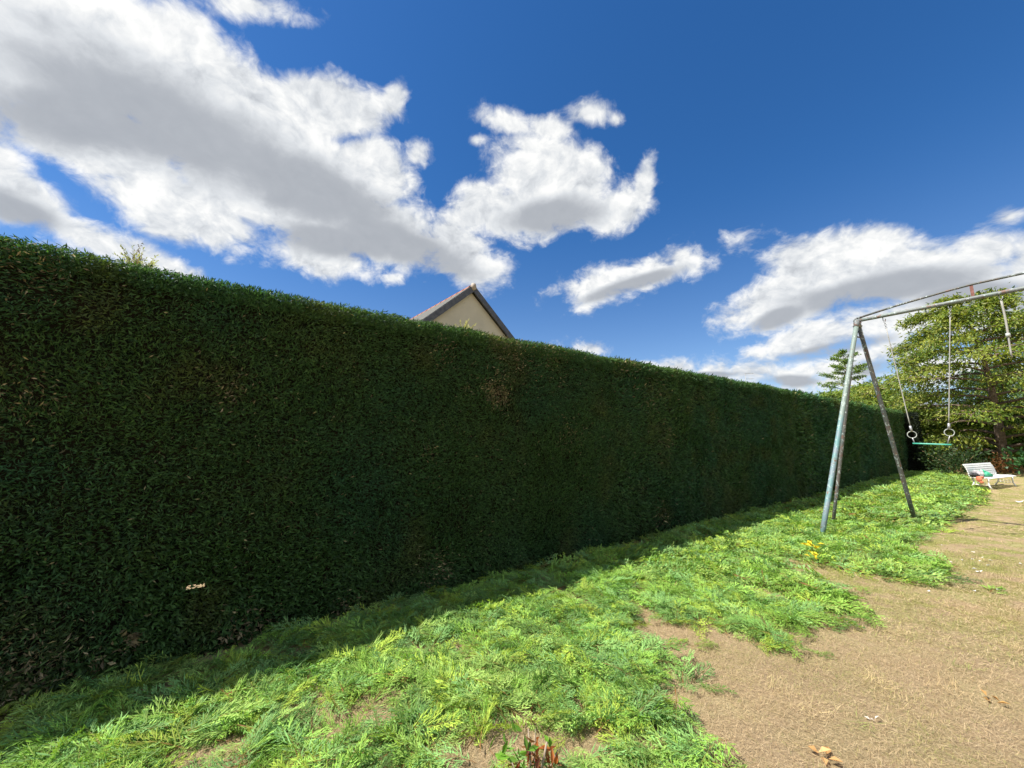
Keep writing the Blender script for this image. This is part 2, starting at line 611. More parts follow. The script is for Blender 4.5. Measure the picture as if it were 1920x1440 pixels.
GAPS = [(700, 1335, .16), (760, 1310, .13), (640, 1365, .16), (980, 1345, .06), (1130, 1425, .16), (850, 1400, .14), (560, 1432, .16), (1000, 1420, .09),
        (610, 1290, .10), (1500, 1095, .10), (1205, 1190, .12), (1180, 1140, .12), (880, 1262, .06), (1060, 1105, .10), (1600, 1063, .2), (1230, 1420, .1), (905, 1432, .12), (720, 1420, .1)]


def clip_cover(xy):
    """Density 0..1 of the clippings at a place."""
    jit = np.c_[fbm(xy, 3.0, 1.0) - 0.5, fbm(xy, 3.0, 9.0) - 0.5] * 0.35
    c = 0
    for ox, oy, wq in ((0, 0, .30), (.12, .05, .18), (-.08, .12, .18), (.05, -.14, .17), (-.14, -.04, .17)):
        c = c + wq * inside(xy + jit + np.array([ox, oy]), poly)
    wide = 0
    for ox, oy in ((.3, -.1), (-.25, .2), (.1, .35), (-.1, -.35)):
        wide = wide + .25 * inside(xy + jit * 2 + np.array([ox, oy]), poly)
    c = np.maximum(c ** 1.5, .035 * wide)
    holes = fbm(xy, 3.4, 21.0, 2)
    c *= np.clip((holes - 0.27) * 5, 0.12, 1)
    for x, y, r in GAPS:
        g_ = gnd(x, y)[:2]
        c *= 1 - 0.97 * np.exp(-np.sum((xy - g_) ** 2, axis=1) / (r * r))
    return c


def pile_h(xy):
    p = xy @ NH
    return 0.015 + 0.09 * np.clip(fbm(xy, 1.7, 40.0, 3) - 0.3, 0, 1) * np.clip(clip_cover(xy) * 1.6, .15, 1) + 0.02 * np.clip((p - 2.2) / 1.4, 0, 1)


def frond_proto(r, nside, nleaf, wid):
    """One feathery conifer frond along +x, unit length: kites and a flag (0 leaf .. 1 stem)."""
    P, Dv, L, Wd, fl, sd = [], [], [], [], [], []
    bend, arch = r.uniform(-.25, .25), r.uniform(.02, .14)
    pt = lambda s: np.array([s, bend * s * s, arch * math.sin(math.pi * s) + 0.02 * s])
    for k in range(5):
        a, b = pt(k / 5), pt((k + 1) / 5 + .03)
        P.append(a); Dv.append(b - a); L.append(np.linalg.norm(b - a)); Wd.append(wid * (1.1 - .12 * k)); fl.append(1.0 - 0.15 * k); sd.append([0, 1, .3])
    for i in range(nside):
        s = .10 + .88 * i / nside
        o = pt(s)
        sg = 1 if i % 2 else -1
        bl = (.36 * (1 - s) ** .75 + .07) * r.uniform(.65, 1.2)
        an = sg * r.uniform(.45, .85) + bend * 2 * s
        bd = unit([math.cos(an), math.sin(an), r.uniform(-.25, .45)])
        P.append(o); Dv.append(bd); L.append(bl); Wd.append(wid * .8); fl.append(.25); sd.append(np.cross(bd, UP))
        for j in range(nleaf):
            q = o + bd * bl * (.15 + .8 * j / nleaf) + np.array([0, 0, -.04 * (j / nleaf) ** 2])
            a2 = an + (1 if j % 2 else -1) * r.uniform(.25, .6)
            d2 = unit([math.cos(a2), math.sin(a2), r.uniform(-.35, .5)])
            P.append(q); Dv.append(d2); L.append(bl * r.uniform(.28, .5) * (1.1 - .5 * j / nleaf)); Wd.append(wid); fl.append(0.0)
            sd.append(np.cross(d2, [r.uniform(-.6, .6), r.uniform(-.6, .6), 1]))
    return kites(np.array(P), np.array(Dv), np.array(L), np.array(Wd), 0.2, 0.45, np.array(sd)), np.array(fl)


FROND_COL = np.array([(0.215, 0.37, 0.065), (0.25, 0.42, 0.085), (0.175, 0.33, 0.11), (0.21, 0.37, 0.115), (0.32, 0.43, 0.065), (0.13, 0.25, 0.06), (0.29, 0.43, 0.11)])


def scatter_fronds(xy, protos, s_lo, s_hi, zlift=1.0):
    N = len(xy)
    hgt = pile_h(xy)
    gz = ground_z(xy)
    yaw = (fbm(xy, 1.1, 60.0, 2) * 9.0) + rng.normal(0, 1.5, N)
    pitch = rng.normal(-0.03, 0.17, N)
    roll = rng.normal(0, 0.5, N)
    sc = s_lo + (s_hi - s_lo) * rng.random(N) ** 1.4
    z = gz + 0.006 + hgt * rng.random(N) ** 0.8 * zlift
    pal = np.clip(fbm(xy, 2.3, 80.0, 2) + rng.normal(0, .16, N), 0.15, .85)
    ci = ((pal - .15) / .7 * (len(FROND_COL) - .01)).astype(int)
    ci = np.where(rng.random(N) < .35, rng.integers(0, len(FROND_COL), N), ci)
    base = 1.2 * FROND_COL[np.clip(ci, 0, len(FROND_COL) - 1)] * rng.uniform(.75, 1.25, (N, 1))
    which = rng.integers(0, len(protos), N)
    Vs, Cs = [], []
    for k, (K, fl) in enumerate(protos):
        sel = np.where(which == k)[0]
        if not len(sel): continue
        cy, sy = np.cos(yaw[sel]), np.sin(yaw[sel]); cp_, sp_ = np.cos(pitch[sel]), np.sin(pitch[sel]); cr, sr = np.cos(roll[sel]), np.sin(roll[sel])
        R = np.zeros((len(sel), 3, 3))
        R[:, :, 0] = np.stack([cy * cp_, sy * cp_, -sp_], 1)
        R[:, :, 1] = np.stack([cy * sp_ * sr - sy * cr, sy * sp_ * sr + cy * cr, cp_ * sr], 1)
        R[:, :, 2] = np.stack([cy * sp_ * cr + sy * sr, sy * sp_ * cr - cy * sr, cp_ * cr], 1)
        V = np.einsum('nij,qvj->nqvi', R, K - np.array([.45, 0, 0])) * sc[sel][:, None, None, None]
        V[..., 0] += xy[sel, 0][:, None, None]; V[..., 1] += xy[sel, 1][:, None, None]; V[..., 2] += z[sel][:, None, None]
        V[..., 2] = np.maximum(V[..., 2], 0.004 + gz[sel][:, None, None])
        c = base[sel][:, None, :] * rng.uniform(.72, 1.3, (len(sel), len(fl), 1))
        stem = np.array([0.24, 0.12, 0.045])
        c = c * (1 - fl[None, :, None]) + stem * fl[None, :, None]
        Vs.append(V.reshape(-1, 4, 3)); Cs.append(c.reshape(-1, 3))
    return np.concatenate(Vs), np.concatenate(Cs)


prng = np.random.default_rng(3)
NEAR = [frond_proto(prng, 22, 6, .019) for _ in range(12)]
MIDF = [frond_proto(prng, 14, 4, .034) for _ in range(6)]
FARF = [frond_proto(prng, 9, 3, .062) for _ in range(6)]


def sample_cover(n, lo, hi):
    mn, mx = poly.min(0), poly.max(0)
    out = []
    tot = 0
    while tot < n:
        q = rng.uniform(mn, mx, (20000, 2))
        d = np.hypot(q[:, 0], q[:, 1])
        q = q[(d >= lo) & (d < hi)]
        q = q[rng.random(len(q)) < clip_cover(q)]
        out.append(q); tot += len(q)
    return np.concatenate(out)[:n]


parts = [scatter_fronds(sample_cover(4700, 0.5, 4.6), NEAR, .13, .40),
         scatter_fronds(sample_cover(5300, 4.6, 9.5), MIDF, .17, .48),
         scatter_fronds(sample_cover(4700, 9.5, 30), FARF, .28, .52)]
tq = sample_cover(900, 0.5, 12)
ta = rng.uniform(0, 6.28, 900)
tP = np.c_[tq, ground_z(tq) + pile_h(tq) * rng.uniform(.5, 1.15, 900) + .006]
tk = kites(tP, np.c_[np.cos(ta), np.sin(ta), rng.normal(.0, .18, 900)], rng.uniform(.06, .20, 900), .0035 + .0008 * np.hypot(tq[:, 0], tq[:, 1]), .3, .5)
parts.append((tk, np.array([(.34, .17, .07), (.26, .13, .06), (.40, .25, .12)])[rng.integers(0, 3, 900)]))
co_ = quads_obj('hedge_clippings', np.concatenate([p[0] for p in parts]), CLIP, C=np.concatenate([p[1] for p in parts]))
tag(co_, 'carpet of bright green feathery hedge clippings strewn along the foot of the hedge', 'hedge clippings', kind='stuff')

# ------------------------------------------------------------------ dry grass blades
def grass_pts(n, lo, hi):
    out, tot = [], 0
    while tot < n:
        y = rng.uniform(0.9, 14, 40000); x = rng.uniform(-2, 17, 40000)
        q = np.c_[x, y]
        d = np.hypot(x, y)
        vis = (x < 1.9 * y + 1.0) & (x > -0.7 * y - .3) & (d >= lo) & (d < hi) & (q @ NH < 3.2)
        q = q[vis]
        q = q[rng.random(len(q)) > clip_cover(q) * .75]
        out.append(q); tot += len(q)
    return np.concatenate(out)[:n]


def blades(q, l0, l1, wd):
    N = len(q)
    az = rng.uniform(0, 2 * math.pi, N)
    el = np.abs(rng.normal(0.12, 0.35, N))
    clump = fbm(q, 5.0, 5.0, 2)
    el = np.where(rng.random(N) < .15, el + .5, el) * (.5 + clump)
    d = np.c_[np.cos(az) * np.cos(el), np.sin(az) * np.cos(el), np.sin(el)]
    P = np.c_[q, ground_z(q) + rng.uniform(0, .012, N)]
    pal = np.array([(.52, .40, .24), (.48, .36, .21), (.58, .47, .29), (.38, .27, .155), (.37, .35, .115), (.21, .27, .07)])
    pr = fbm(q, 1.4, 30.0, 3)
    wts = np.stack([np.full(N, 1.), np.full(N, 1.1), .5 + 0 * pr, 1.0 + 0 * pr, np.clip((pr - .38) * 4, 0, 2) + .15, np.clip((pr - .48) * 3, 0, 1) + .04], 1)
    far_ = np.clip((q[:, 0] * .55 + q[:, 1] - 4.3) / 2.6, 0, 1)
    wts[:, 4] += far_ * 2.4 * (pr > .38); wts[:, 5] += far_ * 1.0 * (pr > .44); wts[:, 3] -= far_ * .8
    cs = np.cumsum(np.clip(wts, .01, None), 1); cs /= cs[:, -1:]
    ci = (rng.random((N, 1)) > cs).sum(1)
    c = pal[np.clip(ci, 0, 5)] * rng.uniform(.7, 1.25, (N, 1))
    side = np.c_[-np.sin(az), np.cos(az), rng.normal(0, .4, N)]
    return kites(P, d, rng.uniform(l0, l1, N) * (.6 + .8 * clump), wd, .15, .4, side), c


gb = [blades(grass_pts(135000, 0.5, 4.2), .016, .055, .0012), blades(grass_pts(72000, 4.2, 8), .022, .06, .0022), blades(grass_pts(24000, 8, 20), .025, .07, .005)]
tufts = []
for px, py, n_, s_ in [(1630, 1275, 170, .06), (1530, 1335, 130, .06), (1455, 1295, 90, .05), (1690, 1320, 50, .07), (1680, 1185, 160, .06), (1905, 1215, 160, .06), (1700, 1120, 90, .05)]:
    c0 = gnd(px, py)[:2]
    q = c0 + rng.normal(0, s_, (n_, 2))
    k, c = blades(q, .04, .10, .0015)
    tufts.append((k, np.array([.56, .45, .24]) * rng.uniform(.75, 1.25, (n_, 1))))
for k in range(110):
    yy = rng.uniform(1.2, 9.0); xx = rng.uniform(.3, 1.32) * yy + .3
    c0 = np.array([[xx, yy]])
    if clip_cover(c0)[0] > .25: continue
    n_ = int(rng.uniform(12, 60)); s_ = rng.uniform(.02, .07)
    q = c0 + rng.normal(0, s_, (n_, 2)) * np.array([1, rng.uniform(.5, 1.4)])
    kk_, c = blades(q, .03, .09, .0013 + .0004 * yy)
    tc = [(.56, .45, .25), (.50, .38, .20), (.40, .36, .14), (.26, .30, .09), (.60, .50, .30)][rng.integers(0, 5)]
    tufts.append((kk_, np.array(tc) * rng.uniform(.75, 1.25, (n_, 1))))
gb += tufts
gr = quads_obj('dry_grass', np.concatenate([a[0] for a in gb]), STRAW, C=np.concatenate([a[1] for a in gb]))
tag(gr, 'short dead straw coloured grass blades covering the lawn', 'grass', kind='stuff')

# ------------------------------------------------------------------ the big clipped hedge
GAP_T, GAP_Z = on_hedge(360, 1110)
BROWN = []
for x, y, r, c in [(940, 742, .12, 1.0), (925, 730, .1, .9), (880, 725, .05, .8), (940, 705, .09, .5), (820, 1068, .16, .5), (245, 1200, .05, 1.0), (455, 1190, .14, .75), (650, 1150, .10, .6),
                   (30, 1265, .22, .7), (40, 745, .12, .45), (440, 735, .13, .35), (835, 660, .12, .4), (1070, 815, .2, .3), (1230, 740, .3, .2), (1060, 830, .1, .3),
                   (805, 845, .07, .45), (60, 505, .15, .4), (1180, 680, .3, .25), (970, 650, .35, .28), (1040, 660, .3, .2), (1245, 965, .15, .5), (1250, 820, .2, .3)]:
    BROWN.append((*on_hedge(x, y), r, c))
BROWN = np.array(BROWN)


def face_bulge(t_, z_):
    q = np.c_[t_, z_]
    return (fbm(q, 0.8, 11.0, 3) - .5) * .13 + (fbm(q, 5.5, 17.0, 2) - .5) * .075


def top_wave(t_):
    q = np.c_[t_, t_ * 0]
    return (fbm(q, 0.9, 51.0, 3) - .5) * .06 + .03 * np.clip((3 - t_) / 4, 0, 1)


def hedge_colours(t_, z_, n_per):
    N = len(t_)
    q = np.c_[t_, z_]
    a = fbm(q, 1.0, 71.0, 3); b = fbm(q, 2.6, 91.0, 3)
    g1, g2, g3 = np.array([.050, .106, .029]), np.array([.036, .098, .037]), np.array([.092, .104, .029])
    c = g1 + (g2 - g1) * np.clip((a - .4) * 4, 0, 1)[:, None]
    c = c + (g3 - c) * np.clip((b - .54) * 2.6, 0, .55)[:, None]
    br = np.zeros(N)
    for bt, bz, r, s in BROWN:
        br = np.maximum(br, (s if s > .85 else s * .5) * np.exp(-((t_ - bt) ** 2 + (z_ - bz) ** 2) / (r * r)))
    tan = np.array([.33, .265, .15])
    isb = rng.random(N) < br
    c = np.where(isb[:, None], tan * rng.uniform(.5, 1.2, (N, 1)), c)
    c = np.where((rng.random(N) < .007)[:, None], np.array([.26, .22, .12]), c)
    return c


def hedge_face(n, t0, t1, size, wd, hgt=HTOP, perp=HPERP, depth=.14, zlo=0.0):
    """Blades on the long face towards the camera."""
    t_ = rng.uniform(t0, t1, n); z_ = rng.uniform(zlo, hgt + .02, n)
    inset = -rng.random(n) ** 1.4 * depth
    # hole through the hedge
    g_ = np.hypot((t_ - GAP_T) / .13, (z_ - GAP_Z - .1 * (t_ - GAP_T)) / .04)
    keep = (g_ > 1.0) | ((rng.random(n) < .55))
    t_, z_, inset = t_[keep], z_[keep], inset[keep]
    n = len(t_)
    off = face_bulge(t_, z_) + inset
    edge = np.clip((z_ - (hgt - .10)) / .10, 0, 1)
    off -= edge ** 2 * .05
    off += np.clip((.4 - t_) / 1.3, 0, 1) * np.clip((1.1 - z_) / .9, 0, 1) * .13
    off -= np.clip((.25 - z_) / .25, 0, 1) * .05
    z_ = z_ + top_wave(t_) * z_ / hgt
    P = D3 * t_[:, None] + N3 * (perp - off)[:, None] + UP * z_[:, None]
    o = rng.uniform(.25, 1.0, n)
    flow = (fbm(np.c_[t_, z_], 1.6, 33.0, 2) - .5) * 7 + rng.normal(0, 1.2, n)
    tx, tz = np.cos(flow), np.sin(flow) * .8 + .12
    d = D3 * tx[:, None] + UP * tz[:, None] - N3 * o[:, None]
    c = hedge_colours(t_, z_, 1) * (.55 + 1.1 * rng.random((n, 1)) ** 1.5)
    side = rng.normal(size=(n, 3)) + UP * .3
    lw = np.clip((.8 - z_) * .8 + (.5 - t_) * .12, 0, .6) * (fbm(np.c_[t_, z_], 1.2, 5.5, 2) > .45)
    sc = rng.uniform(.6, 1.35, n) * (1 + .5 * lw)
    return kites(P, d, size * sc, wd * sc * (1 + lw), .45, .5, side, curl=.12), c


def hedge_top(n, t0, t1, size, wd, hgt=HTOP, perp=HPERP, thick=1.0):
    t_ = rng.uniform(t0, t1, n)
    p_ = rng.random(n) ** 2.4 * thick
    z_ = hgt - rng.random(n) * np.where(p_ < .15, .13, .06) + top_wave(t_) - np.exp(-p_ / .04) * .015 + (rng.random(n) < .05) * rng.random(n) * .035
    P = D3 * t_[:, None] + N3 * (perp + .01 + p_ - face_bulge(t_, z_) * np.exp(-p_ / .2))[:, None] + UP * z_[:, None]
    d = rng.normal(0, .75, (n, 3)); d[:, 2] = rng.uniform(.0, 1.1, n)
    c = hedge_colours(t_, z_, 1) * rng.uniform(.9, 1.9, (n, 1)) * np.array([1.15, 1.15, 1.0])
    sc = rng.uniform(.6, 1.25, n)
    return kites(P, d, size * sc, wd * sc, .4, .5, curl=.1), c


LH = 24.3
hedge = empty('clipped_hedge', hp(-4, HPERP + .5))
tag(hedge, 'long tall dark green clipped conifer hedge running from the left edge to the garden end', 'hedge')


def local(V, root):
    return V - np.array(root.location)


fs = [hedge_face(300000, -4, 4.5, .033, .0082), hedge_face(110000, 4.5, 11.5, .052, .0125), hedge_face(60000, 11.5, LH, .11, .026),
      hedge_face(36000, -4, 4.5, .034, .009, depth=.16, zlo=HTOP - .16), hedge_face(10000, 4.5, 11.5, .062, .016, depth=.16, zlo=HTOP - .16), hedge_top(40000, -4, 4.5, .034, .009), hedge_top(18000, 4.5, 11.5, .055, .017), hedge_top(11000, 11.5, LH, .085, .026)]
HV = np.concatenate([a[0] for a in fs]); HC = np.concatenate([a[1] for a in fs])
quads_obj('foliage', local(HV, hedge), HEDGE_LEAF, hedge, C=HC)


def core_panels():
    """Near-black hedge core, the inner shade put into its colour: a front and a back sheet with a hole, a top and two ends."""
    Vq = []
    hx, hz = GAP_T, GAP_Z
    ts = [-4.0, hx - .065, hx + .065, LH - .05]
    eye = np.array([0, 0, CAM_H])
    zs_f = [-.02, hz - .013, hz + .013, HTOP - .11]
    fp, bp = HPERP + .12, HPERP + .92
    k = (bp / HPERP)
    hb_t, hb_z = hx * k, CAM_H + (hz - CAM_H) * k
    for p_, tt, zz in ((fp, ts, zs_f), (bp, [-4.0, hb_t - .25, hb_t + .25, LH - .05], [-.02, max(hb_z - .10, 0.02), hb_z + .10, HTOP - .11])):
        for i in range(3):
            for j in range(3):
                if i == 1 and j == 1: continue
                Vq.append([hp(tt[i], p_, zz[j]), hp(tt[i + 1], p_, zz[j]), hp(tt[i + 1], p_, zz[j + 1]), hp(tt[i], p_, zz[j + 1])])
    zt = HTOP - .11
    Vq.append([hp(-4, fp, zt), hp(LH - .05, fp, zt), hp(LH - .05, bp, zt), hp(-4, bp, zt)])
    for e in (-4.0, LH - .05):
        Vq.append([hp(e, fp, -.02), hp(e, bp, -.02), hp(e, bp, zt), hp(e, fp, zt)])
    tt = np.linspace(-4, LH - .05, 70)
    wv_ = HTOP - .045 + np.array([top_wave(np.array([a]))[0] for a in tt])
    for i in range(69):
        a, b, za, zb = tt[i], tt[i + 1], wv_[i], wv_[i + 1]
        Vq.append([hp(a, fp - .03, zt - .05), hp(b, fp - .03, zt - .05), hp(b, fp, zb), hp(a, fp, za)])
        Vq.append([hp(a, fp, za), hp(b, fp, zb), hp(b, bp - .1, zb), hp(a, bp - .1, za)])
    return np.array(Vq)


quads_obj('shade_core', local(core_panels(), hedge), HCORE, hedge)
# back side and left end foliage so that the hedge is whole
nb = 26000
t_ = rng.uniform(-4, LH, nb); z_ = rng.random(nb) * HTOP
hbk = (GAP_T * (HPERP + .95) / HPERP, CAM_H + (GAP_Z - CAM_H) * (HPERP + .95) / HPERP)
kp = np.hypot((t_ - hbk[0]) / .32, (z_ - hbk[1]) / .14) > 1
t_, z_ = t_[kp], z_[kp]; nb = len(t_)
P = D3 * t_[:, None] + N3 * (HPERP + 1.0 - rng.random(nb) * .08)[:, None] + UP * z_[:, None]
d = rng.normal(0, .8, (nb, 3)) + N3
bk = quads_obj('rear_foliage', local(kites(P, d, .12 * rng.uniform(.6, 1.3, nb), .035, .4), hedge), HEDGE_LEAF, hedge, C=hedge_colours(t_, z_, 1) * rng.uniform(.7, 1.4, (nb, 1)))


def shoot(px, py, height, n_twigs, spread, col, thick=.003, nleaf=26):
    t0, _ = on_hedge(px, py, HPERP + .18)
    b = hp(t0, HPERP + .18, HTOP - .05)
    Vv, Cc = [], []
    for i in range(n_twigs):
        a = random.uniform(0, 6.28); e = random.uniform(.5, 1.0)
        tip = b + np.array([math.cos(a) * spread * random.uniform(.3, 1), math.sin(a) * spread * random.uniform(.3, 1), height * e])
        s = np.linspace(0, 1, nleaf)[:, None]
        line = b + (tip - b) * s + UP * (np.sin(s * 3.1) * .02)
        dr = np.tile(tip - b, (nleaf, 1)) + rng.normal(0, .6, (nleaf, 3)) * np.linalg.norm(tip - b)
        Vv.append(kites(line, dr, height * .16 * (1.15 - s[:, 0] * .7), thick * 2.4, .2)); Cc.append(np.array(col) * rng.uniform(.6, 1.3, (nleaf, 1)))
        Vv.append(kites(line[:1], (tip - b)[None], np.linalg.norm(tip - b), thick * 1.5, .1)); Cc.append(np.array([[.20, .13, .07]]))
    return quads_obj('shoot', local(np.concatenate(Vv), hedge), LEAF, hedge, C=np.concatenate(Cc))


shoot(258, 490, .24, 34, .14, (.40, .42, .20), .0034, 22)['label'] = 'pale bushy untrimmed shoot on the hedge top'
shoot(262, 490, .38, 3, .05, (.16, .12, .10), .0026, 16)
shoot(236, 490, .28, 2, .13, (.12, .11, .09), .0024, 10)
shoot(866, 615, .20, 14, .18, (.50, .48, .22), .004)['label'] = 'pale yellow green tuft on the hedge top'
shoot(985, 640, .10, 3, .04, (.06, .11, .05), .004, 14)
shoot(1143, 664, .14, 6, .14, (.08, .17, .09), .005, 14)
shoot(510, 545, .09, 4, .06, (.09, .14, .06), .004, 14)
shoot(660, 578, .08, 4, .08, (.10, .15, .06), .004, 12)


def block_hedge(name, label, c0, ax, lx, ly, lz, n, size, wd, cols, mat=HEDGE_LEAF, core=True):
    """A clipped hedge block: base centre c0, unit axis ax, size lx along it, ly across, lz high."""
    ax = np.array([*unit(ax), 0.0]); ay = np.array([-ax[1], ax[0], 0.0])
    root = empty(name, c0)
    tag(root, label, 'hedge')
    Pl, Nl = [], []
    areas = [lx * lz, lx * lz, ly * lz, ly * lz, lx * ly]
    pick = rng.choice(5, n, p=np.array(areas) / sum(areas))
    u, v_ = rng.uniform(-.5, .5, n), rng.uniform(-.5, .5, n)
    w_ = rng.random(n)
    ins = rng.random(n) ** 1.4 * .1
    P = np.zeros((n, 3)); No = np.zeros((n, 3))
    for k, (sx_, sy_) in enumerate([(0, -1), (0, 1), (-1, 0), (1, 0)]):
        s = pick == k
        if sx_ == 0:
            P[s] = ax * (u[s] * lx)[:, None] + ay * (sy_ * (ly / 2 - ins[s]))[:, None] + UP * (w_[s] * lz)[:, None]; No[s] = ay * sy_
        else:
            P[s] = ax * (sx_ * (lx / 2 - ins[s]))[:, None] + ay * (v_[s] * ly)[:, None] + UP * (w_[s] * lz)[:, None]; No[s] = ax * sx_
    s = pick == 4
    P[s] = ax * (u[s] * lx)[:, None] + ay * (v_[s] * ly)[:, None] + UP * (lz - ins[s])[:, None]; No[s] = UP
    wob = (fbm(P + np.array(c0), 1.3, 2.0, 3) - .5)
    P += No * wob[:, None] * .22
    d = No * rng.uniform(.2, 1.0, n)[:, None] + rng.normal(0, .7, (n, 3))
    pv = fbm(P + np.array(c0), .9, 15.0, 3)
    ci = np.clip((pv - .25) * 2 * len(cols), 0, len(cols) - 1).astype(int)
    c = np.array(cols)[ci] * rng.uniform(.6, 1.45, (n, 1))
    sc = rng.uniform(.6, 1.3, n)
    quads_obj('foliage', kites(P, d, size * sc, wd * sc, .4, .5), mat, root, C=c)
    mb = MB().box((0, 0, (lz - .16) / 2), (lx - .3, ly - .3, lz - .16), [ax, ay, UP])
    mb.build('shade_core', HCORE, root)  # dark core box, shade inside the block put into its colour
    return root


block_hedge('hedge_end_block', 'narrow blackish hedge block jutting out at the far end of the long hedge',
            hp(24.75, 3.62), DH, 1.0, .96, 2.6, 9000, .10, .03, [(.012, .020, .010), (.018, .028, .012)])  # dark plant, made blacker for the shade on its face turned from the sun
block_hedge('garden_end_hedge', 'lighter sunlit leafy hedge closing the far end of the garden behind the bench',
            (26.0, 20.2, 0), (1, -.02), 17.0, 1.2, 2.92, 34000, .17, .075, [(.11, .20, .04), (.15, .25, .05), (.21, .29, .055)], LEAF)

# ------------------------------------------------------------------ trees
def branch_tree(name, label, base, H, r_fn, n_limb, n_leaf, leaf, cols, trunk_r, z_lo, droop=.35, rise=.25, seed=1, lw=.38, sub=7, lean=(0, 0), group=None, clump=.28, cut=None, cat='tree'):
    """Trunk with limbs and twigs; leaves hang in clumps along the twigs."""
    r = np.random.default_rng(seed)
    root = empty(name, base)
    tag(root, label, cat, group)
    tm = MB()
    zs = np.linspace(0, H * .97, 9)
    tr = np.stack([lean[0] * (zs / H) ** 2 + .04 * H * np.sin(zs / H * 5 + seed) * .25, lean[1] * (zs / H) ** 2 + .03 * H * np.cos(zs / H * 4) * .2, zs], 1)
    tr[0, :2] = 0
    tm.tube(tr, trunk_r * (1 - .93 * (zs / H)) * np.r_[1.35, np.ones(8)], 9)
    trunk = tm.build('trunk', BARK, root, True)
    bm = MB()
    anchors, wts = [], []
    for i in range(n_limb):
        f = z_lo + (.97 - z_lo) * (i + r.uniform(-.3, .3)) / n_limb
        f = min(max(f, z_lo), .97)
        o = np.array([np.interp(f * H, zs, tr[:, k]) for k in range(3)])
        az = i * 2.399 + r.uniform(-.4, .4)
        L = r_fn(f) * r.uniform(.72, 1.12)
        s = np.linspace(0, 1, 7)
        hd = np.array([math.cos(az), math.sin(az)])
        zz = L * (rise * s - droop * s ** 2.2) + r.normal(0, .02 * L, 7) * s
        side = r.uniform(-.18, .18) * L * s ** 2
        pts = o + np.stack([hd[0] * L * s - hd[1] * side, hd[1] * L * s + hd[0] * side, zz], 1)
        bm.tube(pts, np.linspace(trunk_r * .42 * (1 - f * .6), .008, 7), 5)
        for k in range(sub):
            q = .28 + .72 * (k + r.random()) / sub
            p0 = np.array([np.interp(q, s, pts[:, a]) for a in range(3)])
            a2 = az + (1 if k % 2 else -1) * r.uniform(.35, 1.1)
            l2 = L * .42 * (1.15 - q * .6) * r.uniform(.6, 1.15)
            s2 = np.linspace(0, 1, 5)
            p2 = p0 + np.stack([math.cos(a2) * l2 * s2, math.sin(a2) * l2 * s2, l2 * (rise * .7 * s2 - droop * .8 * s2 ** 2)], 1)
            bm.tube(p2, np.linspace(.014 + trunk_r * .06, .004, 5), 4, False)
            for g_ in s2[1:]:
                anchors.append(p0 + (p2[-1] - p0) * g_ + np.array([0, 0, (p2[2, 2] - (p0[2] + p2[-1, 2]) / 2) * math.sin(math.pi * g_)])); wts.append(.6 + g_)
        anchors.append(pts[-1]); wts.append(1.5)
    bm.build('branches', BARK, root, True).name = 'limb'
    A = np.array(anchors); wts = np.array(wts)
    if cut is not None:
        kp_ = ~cut(A + np.array(base)); A, wts = A[kp_], wts[kp_]
    pick = r.choice(len(A), n_leaf, p=wts / wts.sum())
    jit = r.normal(0, 1, (n_leaf, 3)) * np.array([clump, clump, clump * .55])
    P = A[pick] + jit
    P[:, 2] = np.maximum(P[:, 2], .05)
    outw = P - np.array([0, 0, H * .5]); outw[:, 2] *= .2
    d = unit(outw) * .6 + r.normal(0, .55, (n_leaf, 3)); d[:, 2] -= .55
    ct = r.random(len(A))
    ci = np.clip((ct[pick] * .75 + r.random(n_leaf) * .25) * len(cols), 0, len(cols) - 1).astype(int)
    c = np.array(cols)[ci] * r.uniform(.7, 1.35, (n_leaf, 1))
    sc = r.uniform(.65, 1.3, n_leaf)
    side = np.cross(d, UP + r.normal(0, .5, (n_leaf, 3)))
    quads_obj('crown', kites(P, d, leaf * sc, leaf * lw * sc, .25, .45, side, curl=-.1), LEAF, root, C=c)
    return root


tb = gnd(1892, 886)
big_r = lambda f: np.interp(f, [0, .12, .3, .5, .62, .76, .88, 1.0], [2.8, 3.5, 3.8, 4.1, 4.1, 3.1, 1.9, .5])
hedge_cut = lambda A: (A[:, 0] / A[:, 1] < .955 + .06 * np.sin(A[:, 2] * 2.7 + .8) * (A[:, 2] > 3) + .035 * np.sin(A[:, 2] * 6.5)) | ((A[:, 2] < 2.5) & (A[:, 0] < 18.6)) | (A[:, :2] @ NH > 3.1) & (A[:, 2] < 2.9) & (A[:, :2] @ DH < 25.6)
branch_tree('cherry_tree', 'large spreading tree with drooping yellow green leaves behind the bench', tb, 8.3, big_r, 48, 40000, .18,
            [(.115, .185, .03), (.175, .24, .036), (.235, .28, .042), (.28, .30, .055), (.085, .14, .027)], .20, .09, droop=.42, rise=.30, seed=5, sub=9, clump=.21, lw=.36, lean=(-1.0, 0), cut=hedge_cut)

p = at_depth(1597, 800, 31)
H2 = float(at_depth(1597, 654, 31)[2])
branch_tree('slender_tree', 'small open conical tree with upswept branches seen between the swing legs', (p[0], p[1], 0), H2,
            lambda f: 3.5 * (1 - f) ** .75 * (.55 if f < .2 else 1.0) + .1, 34, 8000, .17, [(.10, .18, .05), (.15, .24, .05), (.22, .30, .06)], .13, .22, droop=.05, rise=.42, seed=11, sub=6, clump=.10, lw=.4)


def bush(name, label, px, py_top, Y, rad, n, leaf, cols, seed, group=None):
    q = at_depth(px, py_top, Y)
    H = float(q[2])
    return branch_tree(name, label, (q[0], q[1], 0), H, lambda f: rad * (np.interp(f, [0, .3, .7, 1], [.7, 1, .8, .25])), 22, n, leaf, cols, .12, .2, droop=.2, rise=.35, seed=seed, sub=5, clump=rad * .16, lw=.5, group=group)


